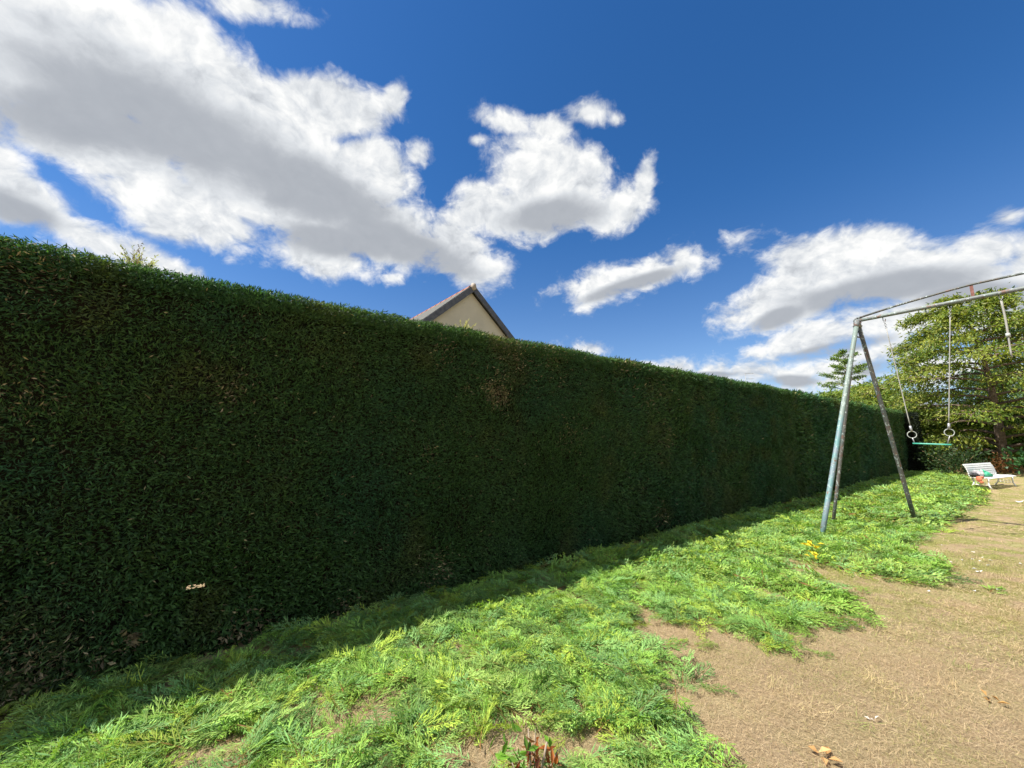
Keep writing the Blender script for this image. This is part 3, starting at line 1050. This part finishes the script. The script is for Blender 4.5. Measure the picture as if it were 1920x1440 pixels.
yg = [(.15, .23, .04), (.22, .29, .05), (.28, .33, .06)]
dg = [(.05, .11, .03), (.09, .15, .04), (.13, .19, .045)]
bush('garden_bush', 'low yellow green bush over the hedge top, left of the swing frame leg', 1560, 734, 27, 1.9, 6000, .22, yg, 21, 'bushes beyond the hedge')
bush('garden_bush', 'yellow green bush below the slender conical tree', 1622, 722, 28, 2.3, 9000, .22, yg, 22, 'bushes beyond the hedge')
bush('garden_bush', 'darker green bush right of the slender tree, beside the swing rope', 1678, 734, 30, 1.5, 7000, .22, dg, 23, 'bushes beyond the hedge')
bush('background_tree', 'mid green tree at the right edge behind the yellow green one', 1935, 570, 27, 4.2, 12000, .24, [(.04, .09, .035), (.06, .12, .05), (.085, .15, .06)], 25)
bush('background_tree', 'blue green tree far behind the garden end hedge, between the grey roofs', 1850, 690, 34, 3.2, 8000, .26, [(.03, .065, .03), (.05, .09, .04)], 26)

# far woods on the horizon
wv, wc = [], []
nw = 9000
az = rng.uniform(-1.4, 1.5, nw)
rr = rng.uniform(300, 360, nw)
hh = 10 + 9 * fbm(np.c_[az * 14, az * 0], 1.0, 3.0, 3)
P = np.c_[np.sin(az) * rr, np.cos(az) * rr, rng.random(nw) ** .7 * hh]
d = rng.normal(0, 1, (nw, 3))
wo_ = quads_obj('distant_woods', kites(P, d, 7 * rng.uniform(.6, 1.3, nw), 5.0, .4), LEAF, C=np.array([.05, .085, .035]) * rng.uniform(.6, 1.4, (nw, 1)))
tag(wo_, 'far dark line of woods on the horizon', 'woods', kind='stuff')

# ------------------------------------------------------------------ houses
RENDER = plain_mat('beige_render', (0.50, 0.465, 0.375), (0.45, 0.42, 0.34), 1.6, 0.9, bump=0.15, detail=8)
m, t = mat_new('slate')
co = t.n('ShaderNodeTexCoord').outputs['Object']
mp = t.n('ShaderNodeMapping'); t.put(mp.inputs[0], co)
br_ = t.n('ShaderNodeTexBrick')
t.put(br_.inputs['Vector'], mp.outputs[0])
br_.inputs['Scale'].default_value = 4.0
br_.inputs['Mortar Size'].default_value = 0.012
br_.inputs['Color1'].default_value = (0.075, 0.076, 0.068, 1)
br_.inputs['Color2'].default_value = (0.10, 0.10, 0.088, 1)
br_.inputs['Mortar'].default_value = (0.06, 0.06, 0.06, 1)
sl = t.mix(t.m('MULTIPLY', t.noise(co, 2.5, 6, 0.6), 0.6), br_.outputs[0], (0.125, 0.12, 0.10, 1))
finish(t, principled(t, sl, 0.7, 0, 0.3, (br_.outputs[1], 0.3, 0.01)))
SLATE = m
SLATE_EDGE = plain_mat('slate_verge', (0.055, 0.060, 0.075), (0.085, 0.09, 0.105), 9, 0.6)
SLATE_BLUE = plain_mat('blue_grey_slate', (0.17, 0.19, 0.23), (0.22, 0.24, 0.28), 3, 0.6)
TILE = plain_mat('red_ridge_tile', (0.30, 0.10, 0.055), (0.36, 0.16, 0.10), 6, 0.8)
MORTAR = plain_mat('mortar_cap', (0.40, 0.35, 0.30), (0.30, 0.26, 0.23), 8, 0.9)


def gable_house(name, label, apex, ax, length, half, eave_z, roofm, wallm, edge_m, tiles=True, over=.12):
    """apex: ridge end above the visible gable; ax: horizontal ridge direction going away from it."""
    apex = np.asarray(apex, float)
    ax = np.array([*unit(ax), 0.0]); ay = np.array([-ax[1], ax[0], 0.0])
    root = empty(name, (apex[0], apex[1], 0))
    tag(root, label, 'house')
    rz = apex[2]
    drop = rz - eave_z
    th = .16
    L = lambda u, v_, z: ax * u + ay * v_ + UP * z
    wl = MB()
    prof = [(-half, 0), (half, 0), (half, eave_z - .05), (0, rz - .10), (-half, eave_z - .05)]
    vs = [L(0, a, b) for a, b in prof] + [L(length, a, b) for a, b in prof]
    wl.add(vs, [(0, 1, 2, 3, 4), (9, 8, 7, 6, 5)] + [(i, i + 5, (i + 1) % 5 + 5, (i + 1) % 5) for i in range(5)])
    wl.build('wall', wallm, root)
    sl_len = math.hypot(half + .35, drop * (half + .35) / half)
    for sg in (-1, 1):
        dv = unit(np.array([0, sg * half, -drop]))
        dvw = ay * dv[1] + UP * dv[2]
        nr = unit(np.cross(ax, dvw)); nr = nr if nr[2] > 0 else -nr
        c = L(length / 2, 0, rz) + dvw * sl_len / 2 + nr * (th * .5 - .02)
        o = MB().box((0, 0, 0), (length + over * 2 - .08, sl_len, th * .6)).build('roof', roofm, root)
        R = Matrix((tuple(ax), tuple(dvw), tuple(nr))).transposed()
        o.matrix_local = Matrix.Translation(Vector(c)) @ R.to_4x4()
        # slate-clad verge along the gable edge
        vb = MB().box(L(-over, 0, rz) + dvw * sl_len / 2 + nr * (th * .5 - .075), (.05, sl_len + .02, .18), [ax, dvw, nr])
        vb.build('verge', edge_m, root)
    if tiles:
        n_t = int(length / .38)
        for i in range(n_t):
            tb_ = MB()
            u0 = i * .38 - .02
            s = np.linspace(0, math.pi, 7)
            vs, fs_ = [], []
            for j, (uu, rr_) in enumerate(((u0, .135), (u0 + .40, .115))):
                for a in s: vs.append(L(uu, math.cos(a) * rr_, rz + .015 + math.sin(a) * rr_ * .95))
                for a in s: vs.append(L(uu, math.cos(a) * (rr_ - .02), rz + .01 + math.sin(a) * (rr_ - .02) * .95))
            for j in range(6):
                fs_ += [(j, j + 1, 14 + j + 1, 14 + j), (7 + j, 21 + j, 21 + j + 1, 7 + j + 1), (j, 7 + j, 7 + j + 1, j + 1), (14 + j, 14 + j + 1, 21 + j + 1, 21 + j)]
            tb_.add(vs, fs_)
            tb_.build('ridge_tile', TILE, root, True)
        MB().ball(L(-over - .01, 0, rz + .05), (.10, .13, .12), 10, 7, .2).build('mortar_cap', MORTAR, root, True)
    return root


apx = at_depth(884, 543, 12.0)
gable_house('neighbour_house', 'beige rendered gable with dark slate verges and red ridge tiles rising over the hedge', apx, (-.63, .777), 9.0, 4.3, apx[2] - 4.3 * .875, SLATE, RENDER, SLATE_EDGE)
q1 = at_depth(1715, 752, 42)
gable_house('grey_roofed_house', 'house with blue grey slate roof glimpsed through the leaves behind the garden end hedge', (q1[0] + .5, q1[1], q1[2]), (.93, .36), 11.0, 4.0, q1[2] - 2.4, SLATE_BLUE, RENDER, SLATE_BLUE, False)
q2 = at_depth(1640, 760, 38)
gable_house('low_house', 'low pale walled house with tiled edge behind the right swing leg', (q2[0], q2[1] + .5, q2[2]), (.9, .43), 6.0, 3.0, q2[2] - 1.0, TILE, RENDER, TILE, False)

# television antenna beyond the hedge
an = at_depth(1397, 700, 34)
ar = empty('tv_antenna', (an[0], an[1], 0))
tag(ar, 'thin television antenna on a mast poking above the hedge top against low clouds', 'antenna')
MB().tube([(0, 0, 0), (0, 0, an[2])], .022, 6).build('mast', GALV, ar, True)
bm_ = MB().tube([(-.05, 0, an[2] - .02), (.78, 0, an[2])], .012, 5).tube([(-.05, 0, an[2] - .52), (.7, 0, an[2] - .50)], .012, 5)
for k in range(7): bm_.tube([(.05 + k * .11, -.16, an[2] - .5), (.05 + k * .11, .16, an[2] - .5)], .006, 4)
bm_.tube([(.02, 0, an[2] - .52), (.02, 0, an[2])], .012, 5)
for k in range(7): bm_.tube([(.05 + k * .11, -.12, an[2]), (.05 + k * .11, .12, an[2])], .006, 4)
bm_.build('aerial', GALV, ar)

# ------------------------------------------------------------------ swing frame
AP = np.array([6.349, 6.840, 3.640])
BD = np.array([0.549, -0.836, 0.0]); BD /= np.linalg.norm(BD)
LB = 4.3
F1, F2, F3 = gnd(1539, 1008), gnd(1561, 980), gnd(1717, 978)
sw = empty('swing_frame', (AP[0], AP[1], 0))
tag(sw, 'tall weathered steel swing frame with flaking turquoise paint and a double top rail', 'swing frame')


def sloc(q): return np.asarray(q, float) - np.array([AP[0], AP[1], 0])


def straight(a, b, n=8): return np.linspace(a, b, n)


def leg(a, b, rad, mat, lbl=None):
    o = MB().tube(straight(sloc(a), sloc(b - UP * .05)), rad, 12).build('leg', mat, sw, True)
    if lbl: o['label'] = lbl
    return o


leg(AP, F1, .036, PAINT_BLUE, 'leg with flaking turquoise paint')
leg(AP, F3, .034, PAINT_DARK, 'dark weathered leg')
# rear brace: the thin top rail bends at the corner and runs down to the ground
rail_h = .17
rail = [AP + UP * .045]
for s in np.linspace(.12, 1, 18):
    u = s * LB
    rail.append(AP + BD * u + UP * (.05 + rail_h * min(1.0, (u / 1.35) ** .8)))
MB().tube(sloc(np.array(rail)), .018, 8).build('upper_rail', PAINT_DARK, sw, True)
sidev = unit(np.cross(BD, UP)) * -.055
A2 = AP + sidev - BD * .035 + UP * .03
MB().tube(sloc(np.array([AP + UP * .045 + BD * .05, A2 + UP * .01, *np.linspace(A2 - UP * .05, F2 - UP * .05, 8)])), .026, 10).build('brace', PAINT_DARK, sw, True)
MB().tube(straight(sloc(AP - BD * .05), sloc(AP + BD * LB), 14), .032, 12).build('top_bar', PAINT_GREY, sw, True)
# short spacer at the corner between the legs
l1 = AP + (F1 - AP) * .085; l3 = AP + (F3 - AP) * .085
MB().tube(straight(sloc(l1), sloc(l3), 3), .014, 8).build('crosspiece', PAINT_DARK, sw, True)
for u in (1.385, 2.9):
    c = AP + BD * u + UP * (.05 + rail_h * .5)
    MB().box(sloc(c), (.035, .012, rail_h + .03), [BD, np.cross(UP, BD), UP]).build('spacer', RUST, sw)
for f in (F1, F3):
    a_ = AP + (f - AP) * .004; b_ = AP + (f - AP) * .035
    MB().tube(sloc(np.array([a_, b_])), .043, 12).build('sleeve', PAINT_GREY, sw, True)
    for q_ in (.012, .028):
        bc = AP + (f - AP) * q_
        MB().tube(sloc(np.array([bc - BD * .052, bc + BD * .052])), .008, 6).build('bolt', RUST, sw, True)
# far A-frame, out of the picture to the right
for f, rad in ((F1, .036), (F3, .034)):
    leg(AP + BD * LB, f + BD * LB, rad, PAINT_DARK)


def hook(u, sz=.032):
    c = AP + BD * u - UP * .030
    pts = [c, c - UP * .045]
    for a in np.linspace(0, math.pi * 1.25, 9):
        pts.append(c - UP * .045 + BD * (sz * .5 - math.cos(a) * sz * .5) - UP * math.sin(a) * sz * .75)
    MB().tube(sloc(np.array(pts)), .0065, 6).build('hook', PAINT_DARK, sw, True)
    return c - UP * (.045 + sz * .7) + BD * sz * .5


h1, h2, h3, h4, h5 = hook(.345), hook(.87), hook(1.12), hook(1.628), hook(1.90)


# trapeze with rings
def on_bar(x, y):
    pn = np.array([-BD[1], BD[0], 0]); r = ray(x, y)
    return r * (((AP - [0, 0, CAM_H]) @ pn) / (r @ pn)) + np.array([0, 0, CAM_H])


rA, rB = on_bar(1710, 815), on_bar(1780, 811)
tA, tB = on_bar(1711.5, 831.5), on_bar(1784, 834)
tz = empty('trapeze', ((rA[0] + rB[0]) / 2, (rA[1] + rB[1]) / 2, tA[2]))
tag(tz, 'trapeze with two pale gymnastic rings and a green bar hanging from the swing frame', 'trapeze')
tl = lambda q: np.asarray(q, float) - np.array(tz.location)
RN = unit(np.cross(BD, UP) * .8 + BD * .35)
for hk, rg, tb_ in ((h1, rA, tA + (tB - tA) * .05), (h3, rB, tB - (tB - tA) * .10)):
    top = rg + UP * .055
    dirr = unit(hk - top)
    # chain links by the hook, then rope, then a clamp above the ring
    cm = MB()
    for k in range(5):
        cc = hk - dirr * (.012 + .028 * k)
        cm.ring(tl(cc), np.cross(dirr, RN) if k % 2 else RN, .013, .004, 10, 5)
    cm.build('chain', GALV, tz, True)
    s = np.linspace(0, 1, 12)[:, None]
    MB().tube(tl(hk - dirr * .14 + (top + dirr * .07 - hk + dirr * .14) * s), .0068, 8).build('rope', ROPE, tz, True)
    MB().tube(tl(np.array([top + dirr * .09, top - dirr * .01])), .016, 8).build('clamp', GALV, tz, True)
    MB().ring(tl(rg), RN, .055, .0058, 28, 8).build('ring', RINGMAT, tz, True)
    MB().tube(tl(np.array([rg - UP * .05, rg * .5 + tb_ * .5 - UP * .02, tb_])), .008, 6).build('link', GALV, tz, True)
MB().tube(tl(straight(tA, tB, 5)), .0125, 10).build('bar', GREENBAR, tz, True)

# short climbing rope on the fourth hook, strap on the fifth
rp = empty('climbing_rope', h4)
tag(rp, 'grey hanging rope with a white cuff, right of the trapeze', 'rope')
s = np.linspace(0, 1, 12)
ln = np.stack([.006 * np.sin(s * 6), .004 * np.cos(s * 5), -.02 - .86 * s], 1)
MB().ring((0, 0, -.012), BD, .016, .004, 12, 6).build('shackle', GALV, rp, True)
MB().tube(ln, np.where(s < .6, .0125, .010), 8).build('rope', ROPE, rp, True)
MB().tube([(0, 0, -.52), (0, 0, -.58)], .024, 10).build('cuff', RINGMAT, rp, True)
st_ = empty('hanging_chain', h5)
tag(st_, 'dark chain hanging from the hook nearest the right edge of the photo', 'chain')
cm = MB()
for k in range(14): cm.ring((0, 0, -.02 - .030 * k), (BD if k % 2 else np.cross(BD, UP)), .015, .0045, 10, 5)
cm.build('links', RUST, st_, True).name = 'chain_run'

# ------------------------------------------------------------------ bench and the things on it
WHITE = plain_mat('white_paint', (0.84, 0.84, 0.82), (0.78, 0.78, 0.75), 12, 0.5)
bx, by = 14.16, 11.70
bench = empty('garden_bench', (bx, by, 0), math.atan2(.414, .91))
tag(bench, 'white slatted garden bench with curved back and cast legs in front of the tree', 'bench')
BL, SH = 2.1, .33
prof = [(.00, SH - .015), (.07, SH), (.14, SH + .004), (.21, SH), (.28, SH - .006), (.35, SH - .006)]
pb = [(.388, SH + .05), (.398, SH + .110), (.410, SH + .172), (.425, SH + .234), (.445, SH + .296), (.475, SH + .355)]


def slats(pr, name):
    mb = MB()
    for i, (y_, z_) in enumerate(pr):
        a, b = pr[max(i - 1, 0)], pr[min(i + 1, len(pr) - 1)]
        tdir = unit(np.array([0, b[0] - a[0], b[1] - a[1]]))
        mb.box((BL / 2, y_, z_), (BL, .052, .018), [np.array([1.0, 0, 0]), tdir, np.cross([1.0, 0, 0], tdir)])
    return mb.build(name, WHITE, bench)


slats(prof, 'seat'); slats(pb, 'backrest')
for x_ in (.10, BL - .10):
    MB().tube([(x_, .02, SH - .03), (x_, .05, SH - .12), (x_, .04, .10), (x_, .0, 0.0)], [.024, .020, .018, .024], 8).build('leg', WHITE, bench, True)
    MB().tube([(x_, .36, SH - .03), (x_, .33, SH - .14), (x_, .36, .10), (x_, .43, 0.0)], [.024, .020, .018, .024], 8).build('leg', WHITE, bench, True)
    MB().tube([(x_, .0, SH - .028), (x_, .18, SH - .022), (x_, .36, SH - .02), (x_, .415, SH + .09), (x_, .435, SH + .21), (x_, .47, SH + .34)], .013, 7).build('side_frame', WHITE, bench, True)
    sc_ = MB()
    for yy, s1 in ((.13, 1), (.26, -1)):
        a = np.linspace(0, 4.6, 16)
        sc_.tube(np.stack([np.full(16, x_), yy + s1 * .05 * np.cos(a) * (1 - a / 9), .14 + .05 * np.sin(a) * (1 - a / 9)], 1), .008, 6)
    sc_.tube([(x_, .04, .12), (x_, .20, .10), (x_, .35, .12)], .009, 6)
    sc_.build('scrollwork', WHITE, bench, True)


def bw(u, v_, z):
    a = math.atan2(.414, .91)
    return np.array([bx + u * math.cos(a) - v_ * math.sin(a), by + u * math.sin(a) + v_ * math.cos(a), z])


def cloth(name, label, cat, parts_, mat):
    """Soft crumpled thing made of lumps in bench coordinates."""
    o0 = bw(*parts_[0][0])
    mb = MB()
    for i, (c, r_) in enumerate(parts_):
        mb.ball(bw(*c) - o0, r_, 14, 9, .35, None, i * 3.7 + len(name))
    o = mb.build(name, mat, None, True)
    o.location = tuple(o0)
    tag(o, label, cat)
    return o


GREENC = plain_mat('green_cloth', (0.03, 0.30, 0.17), (0.10, 0.42, 0.26), 16, 0.7)
BLACKC = plain_mat('black_cloth', (0.02, 0.02, 0.022), (0.05, 0.05, 0.05), 16, 0.7)
GREYC = plain_mat('grey_cloth', (0.24, 0.22, 0.24), (0.60, 0.60, 0.58), 9, 0.8)
ORANGE = plain_mat('orange_cloth', (0.62, 0.20, 0.10), (0.50, 0.15, 0.09), 12, 0.7)
cloth('cloth_bag', 'bright green cloth bag lying on the white bench', 'bag', [((.40, .17, SH + .085), (.17, .12, .085)), ((.36, .22, SH + .15), (.09, .08, .07)), ((.54, .14, SH + .06), (.10, .09, .055))], GREENC)
cloth('folded_jacket', 'crumpled grey and white jacket on the bench between the black gloves and green bag', 'jacket', [((.20, .25, SH + .09), (.10, .09, .09)), ((.16, .30, SH + .14), (.07, .05, .07)), ((.25, .20, SH + .11), (.04, .06, .11))], GREYC)
cloth('work_gloves', 'black work gloves at the left end of the bench seat', 'gloves', [((.05, .26, SH + .06), (.07, .08, .06)), ((.02, .33, SH + .07), (.06, .05, .06))], BLACKC)
cloth('orange_rag', 'orange rag hanging over the left side of the bench seat', 'rag', [((-.03, .18, SH - .05), (.03, .08, .08)), ((-.035, .15, SH - .12), (.025, .05, .05)), ((.02, .17, SH + .015), (.06, .08, .03))], ORANGE)

# ------------------------------------------------------------------ small things on the lawn
WHITEBIT = plain_mat('white_scrap', (0.78, 0.77, 0.74), (0.66, 0.65, 0.62), 40, 0.7)


def scrap(px, py, s, label, group, name='paper_scrap', cat='scrap', mat=WHITEBIT):
    g_ = gnd(px, py)
    z0 = float(ground_z(np.array([g_[:2]]))[0])
    n_ = 7
    a0 = random.uniform(0, 6.28)
    top = []
    for k in range(n_):
        a = a0 + k * 2 * math.pi / n_
        r_ = s * random.uniform(.55, 1.15) * (1.0 if k % 2 else .7)
        top.append(np.array([math.cos(a) * r_, math.sin(a) * r_ * .6, .012 + random.uniform(0, .6) * s]))
    ctr = np.array([0, 0, .012 + s * .25])
    mb = MB()
    vs = [ctr] + top + [ctr - UP * .004] + [q - UP * .004 for q in top]
    fs_ = []
    for k in range(n_):
        a, b = 1 + k, 1 + (k + 1) % n_
        fs_ += [(0, a, b), (n_ + 1, n_ + 1 + b, n_ + 1 + a), (a, n_ + 1 + a, n_ + 1 + b, b)]
    mb.add(vs, fs_)
    o = mb.build(name, mat)
    o.location = (g_[0], g_[1], z0)
    tag(o, label, cat, group)
    return o


for px, py, s in [(1765, 1040, .022), (1826, 1038, .024), (1804, 1052, .02), (1824, 1051, .024), (1838, 1054, .024), (1842, 1047, .02), (1858, 1053, .028), (1853, 1063, .026),
                  (1784, 1056, .018), (1741, 1110, .022), (1827, 1110, .018), (1872, 1108, .022), (1914, 1059, .02), (1687, 1039, .022), (1766, 1024, .014)]:
    scrap(px, py, s, 'small white scrap lying loose on the dry lawn', 'white scraps scattered on the lawn')
for px, py in [(1749, 1088), (1758, 1090), (1765, 1089), (1772, 1086), (1781, 1087)]:
    scrap(px, py, .026, 'white scrap in the short row beside the green tuft on the lawn', 'white scraps in a row by the green tuft')
scrap(1827, 1070, .03, 'narrow white scrap, upper of the close pair in the olive grass', None)
scrap(1836, 1075, .036, 'larger white scrap, lower of the close pair in the olive grass', None)
PALEBLUE = plain_mat('pale_crumpled_plastic', (0.55, 0.58, 0.64), (0.74, 0.75, 0.76), 20, 0.4)
PINKISH = plain_mat('pinkish_white_plastic', (0.70, 0.60, 0.60), (0.78, 0.76, 0.74), 20, 0.5)
scrap(1795, 931, .13, 'pale blue grey crumpled plastic at the edge of the clippings before the bench', None, 'plastic_bag', 'litter', PALEBLUE)
scrap(1912, 943, .10, 'pinkish white crumpled wrapper on the grass right of the bench', None, 'wrapper', 'litter', PINKISH)


def curled_leaf(px, py, s, label, cols, name='fallen_leaf', n=5, lift=.02, cat='leaf', group=None, z=0.0):
    g_ = gnd(px, py, z)
    P = np.c_[rng.normal(0, s * .35, (n, 2)), np.full(n, .006) + rng.random(n) * lift]
    a = rng.uniform(0, 6.28, n)
    d = np.c_[np.cos(a), np.sin(a), rng.uniform(.05, .5, n)]
    c = np.array(cols)[rng.integers(0, len(cols), n)] * rng.uniform(.8, 1.2, (n, 1))
    o = quads_obj(name, kites(P, d, s * rng.uniform(.7, 1.2, n), s * .5, .35, .5, np.c_[-np.sin(a), np.cos(a), rng.normal(0, .5, n)]), DEAD, C=c)
    o.location = (g_[0], g_[1], z + float(ground_z(np.array([g_[:2]]))[0]))
    tag(o, label, cat, group)
    return o


og = [(.46, .29, .10), (.36, .21, .07)]
curled_leaf(1865, 1318, .05, 'curled orange dead leaf on the bare lawn at the right side', og)
curled_leaf(1537, 1424, .06, 'pale orange dead leaf on the lawn at the bottom edge', [(.60, .38, .16), (.50, .30, .12)])
curled_leaf(1636, 1356, .025, 'tiny whitish pebble-like leaf curl on the lawn', [(.60, .58, .54)], n=3)
yl = [(.70, .66, .05), (.62, .54, .03)]
curled_leaf(1524, 1028, .085, 'larger yellow leaf spray lying on the green clippings near the turquoise leg', yl, 'yellow_spray', 14, .06, 'leaf spray', None, .12)
curled_leaf(1527, 1048, .07, 'smaller yellow leaf spray just below the larger one on the clippings', yl, 'yellow_spray', 9, .06, 'leaf spray', None, .10)


def sprig(px, py, yaw, s, col, label):
    K, fl = NEAR[int(abs(px)) % len(NEAR)]
    c = np.array(col) * rng.uniform(.75, 1.25, (len(fl), 1))
    c = c * (1 - fl[:, None]) + np.array([.24, .12, .05]) * fl[:, None]
    V = (K - np.array([.4, 0, 0])) * s
    V[..., 2] = np.maximum(V[..., 2], 0) + .004
    o = quads_obj('hedge_sprig', V, CLIP, C=c)
    g_ = gnd(px, py)
    o.location = (g_[0], g_[1], float(ground_z(np.array([g_[:2]]))[0]) + .006)
    o.rotation_euler = (0, 0, yaw)
    tag(o, label, 'sprig', 'cut sprigs lying apart on the bare lawn')


sprig(1262, 1212, .3, .26, (.22, .34, .04), 'yellow green cut sprig beside the main carpet, on bare brown soil')
sprig(1345, 1303, -.4, .17, (.10, .25, .04), 'green sprig lying alone on the bare lawn, nearest the bottom of the clippings edge')
sprig(1330, 1303, 1.9, .12, (.12, .27, .04), 'short green sprig crossing the lone one on the bare lawn')
sprig(1590, 1168, -.2, .36, (.12, .25, .04), 'long thin sprig pointing right from the clippings tongue')
sprig(1570, 1174, -.35, .30, (.07, .19, .05), 'dark thin sprig just under the long one at the clippings tongue')
sprig(1618, 1110, .8, .22, (.20, .34, .05), 'bright green sprig on the lawn above the long thin one')
sprig(1620, 1149, .4, .18, (.10, .22, .06), 'small blue green sprig on the lawn right of the clippings tongue')
sprig(1773, 1080, 1.2, .24, (.14, .28, .04), 'bright green tuft behind the row of white scraps')
sprig(1780, 1089, 0.0, .42, (.07, .15, .05), 'dark long sprig beneath the row of white scraps')
sprig(1315, 1215, .1, .22, (.20, .32, .05), 'pale green sprig lying flat right of the yellow green one')

# withered sapling at the bottom edge of the view
sb = gnd(1000, 1490)
sap = empty('withered_sapling', sb)
tag(sap, 'withered sapling with curled red brown leaves and a few green ones at the bottom edge', 'plant')
DRYST = plain_mat('dry_stem', (0.34, 0.27, 0.20), (0.24, 0.18, 0.13), 40, 0.85)
tops = []
for dx, dy, hz_, r_ in ((-.015, .01, .24, .0045), (.045, -.01, .21, .007), (.01, .03, .22, .0035), (-.07, .0, .12, .004), (.085, .02, .15, .004)):
    MB().tube([(dx * .4, dy * .4, 0), (dx * .8, dy, hz_ * .5), (dx * 1.3, dy * 1.5, hz_)], [r_, r_ * .9, r_ * .6], 7).build('stem', DRYST, sap, True)
    tops.append((dx, dy, hz_))
n_ = 46
k_ = rng.integers(0, 5, n_)
base_ = np.array(tops)[k_] * np.c_[rng.uniform(.6, 1.5, n_), rng.uniform(.5, 1.5, n_), rng.uniform(.35, .95, n_)] + rng.normal(0, .022, (n_, 3))
d_ = rng.normal(0, .5, (n_, 3)); d_[:, 2] -= .5
kk = kites(base_, d_, rng.uniform(.035, .075, n_), .022, .7, .5, curl=.25)
cc = np.array([(.30, .075, .022), (.40, .13, .03), (.14, .05, .03), (.34, .16, .06)])[rng.integers(0, 4, n_)]
for i in range(n_): quads_obj('withered_leaf', kk[i:i + 1], DEAD, sap, C=cc[i:i + 1])
n_ = 34
b2 = np.c_[rng.normal(-.07, .06, n_), rng.normal(.0, .04, n_), rng.uniform(.05, .23, n_)]
d_ = rng.normal(0, .6, (n_, 3)); d_[:, 0] -= .3
kk = kites(b2, d_, rng.uniform(.04, .075, n_), .022, .25, .45)
for i in range(n_): quads_obj('green_leaf', kk[i:i + 1], LEAF, sap, C=np.array([[.13, .27, .03]]) * rng.uniform(.7, 1.3))
o = curled_leaf(847, 1437, .06, 'single upright red brown leaf left of the withered sapling', [(.36, .09, .03)], n=1, lift=.01)

# shrubs at the foot of the tree
def shrub(name, label, base, H, rad, n, leaf, cols, mat, lw=.5, cat='shrub'):
    root = empty(name, base)
    tag(root, label, cat)
    mb = MB()
    tips = []
    for i in range(9):
        a = i * 2.4; e = random.uniform(.3, 1)
        tp = np.array([math.cos(a) * rad * e, math.sin(a) * rad * e, H * random.uniform(.6, 1)])
        mb.tube([(0, 0, 0), tp * np.array([.4, .4, .55]), tp], [.012, .008, .004], 5)
        tips.append(tp)
    mb.build('stem', TWIG, root, True)
    tips = np.array(tips)
    k = rng.integers(0, 9, n)
    s = rng.uniform(.35, 1.05, (n, 1))
    P = tips[k] * s + rng.normal(0, rad * .18, (n, 3)); P[:, 2] = np.abs(P[:, 2])
    d = unit(P) + rng.normal(0, .6, (n, 3)); d[:, 2] -= .2
    c = np.array(cols)[rng.integers(0, len(cols), n)] * rng.uniform(.7, 1.3, (n, 1))
    sc = rng.uniform(.7, 1.25, n)
    quads_obj('foliage', kites(P, d, leaf * sc, leaf * lw * sc, .25, .45), mat, root, C=c)
    return root


sg = gnd(1884, 890)
shrub('withered_shrub', 'withered shrub with orange brown leaves at the foot of the tree trunk', sg, .75, .45, 420, .10, [(.34, .17, .07), (.22, .12, .055), (.40, .22, .09)], DEAD)
sg = gnd(1926, 893)
shrub('broad_leaved_plant', 'plant with broad bright green leaves at the right edge beside the trunk', sg, 1.05, .6, 130, .19, [(.07, .20, .07), (.10, .25, .09), (.05, .14, .05)], LEAF, .65, 'plant')
sg = gnd(1800, 893)
shrub('dark_shrub', 'dark green leafy shrub under the tree, left behind the bench', sg, 1.1, 1.1, 1100, .12, [(.02, .045, .015), (.035, .07, .02), (.05, .09, .03)], LEAF)
sg = gnd(1752, 886)
shrub('dark_shrub', 'dark green leafy shrub by the blackish hedge block', sg, 1.2, 1.0, 1000, .12, [(.02, .045, .015), (.035, .07, .02), (.05, .09, .03)], LEAF)
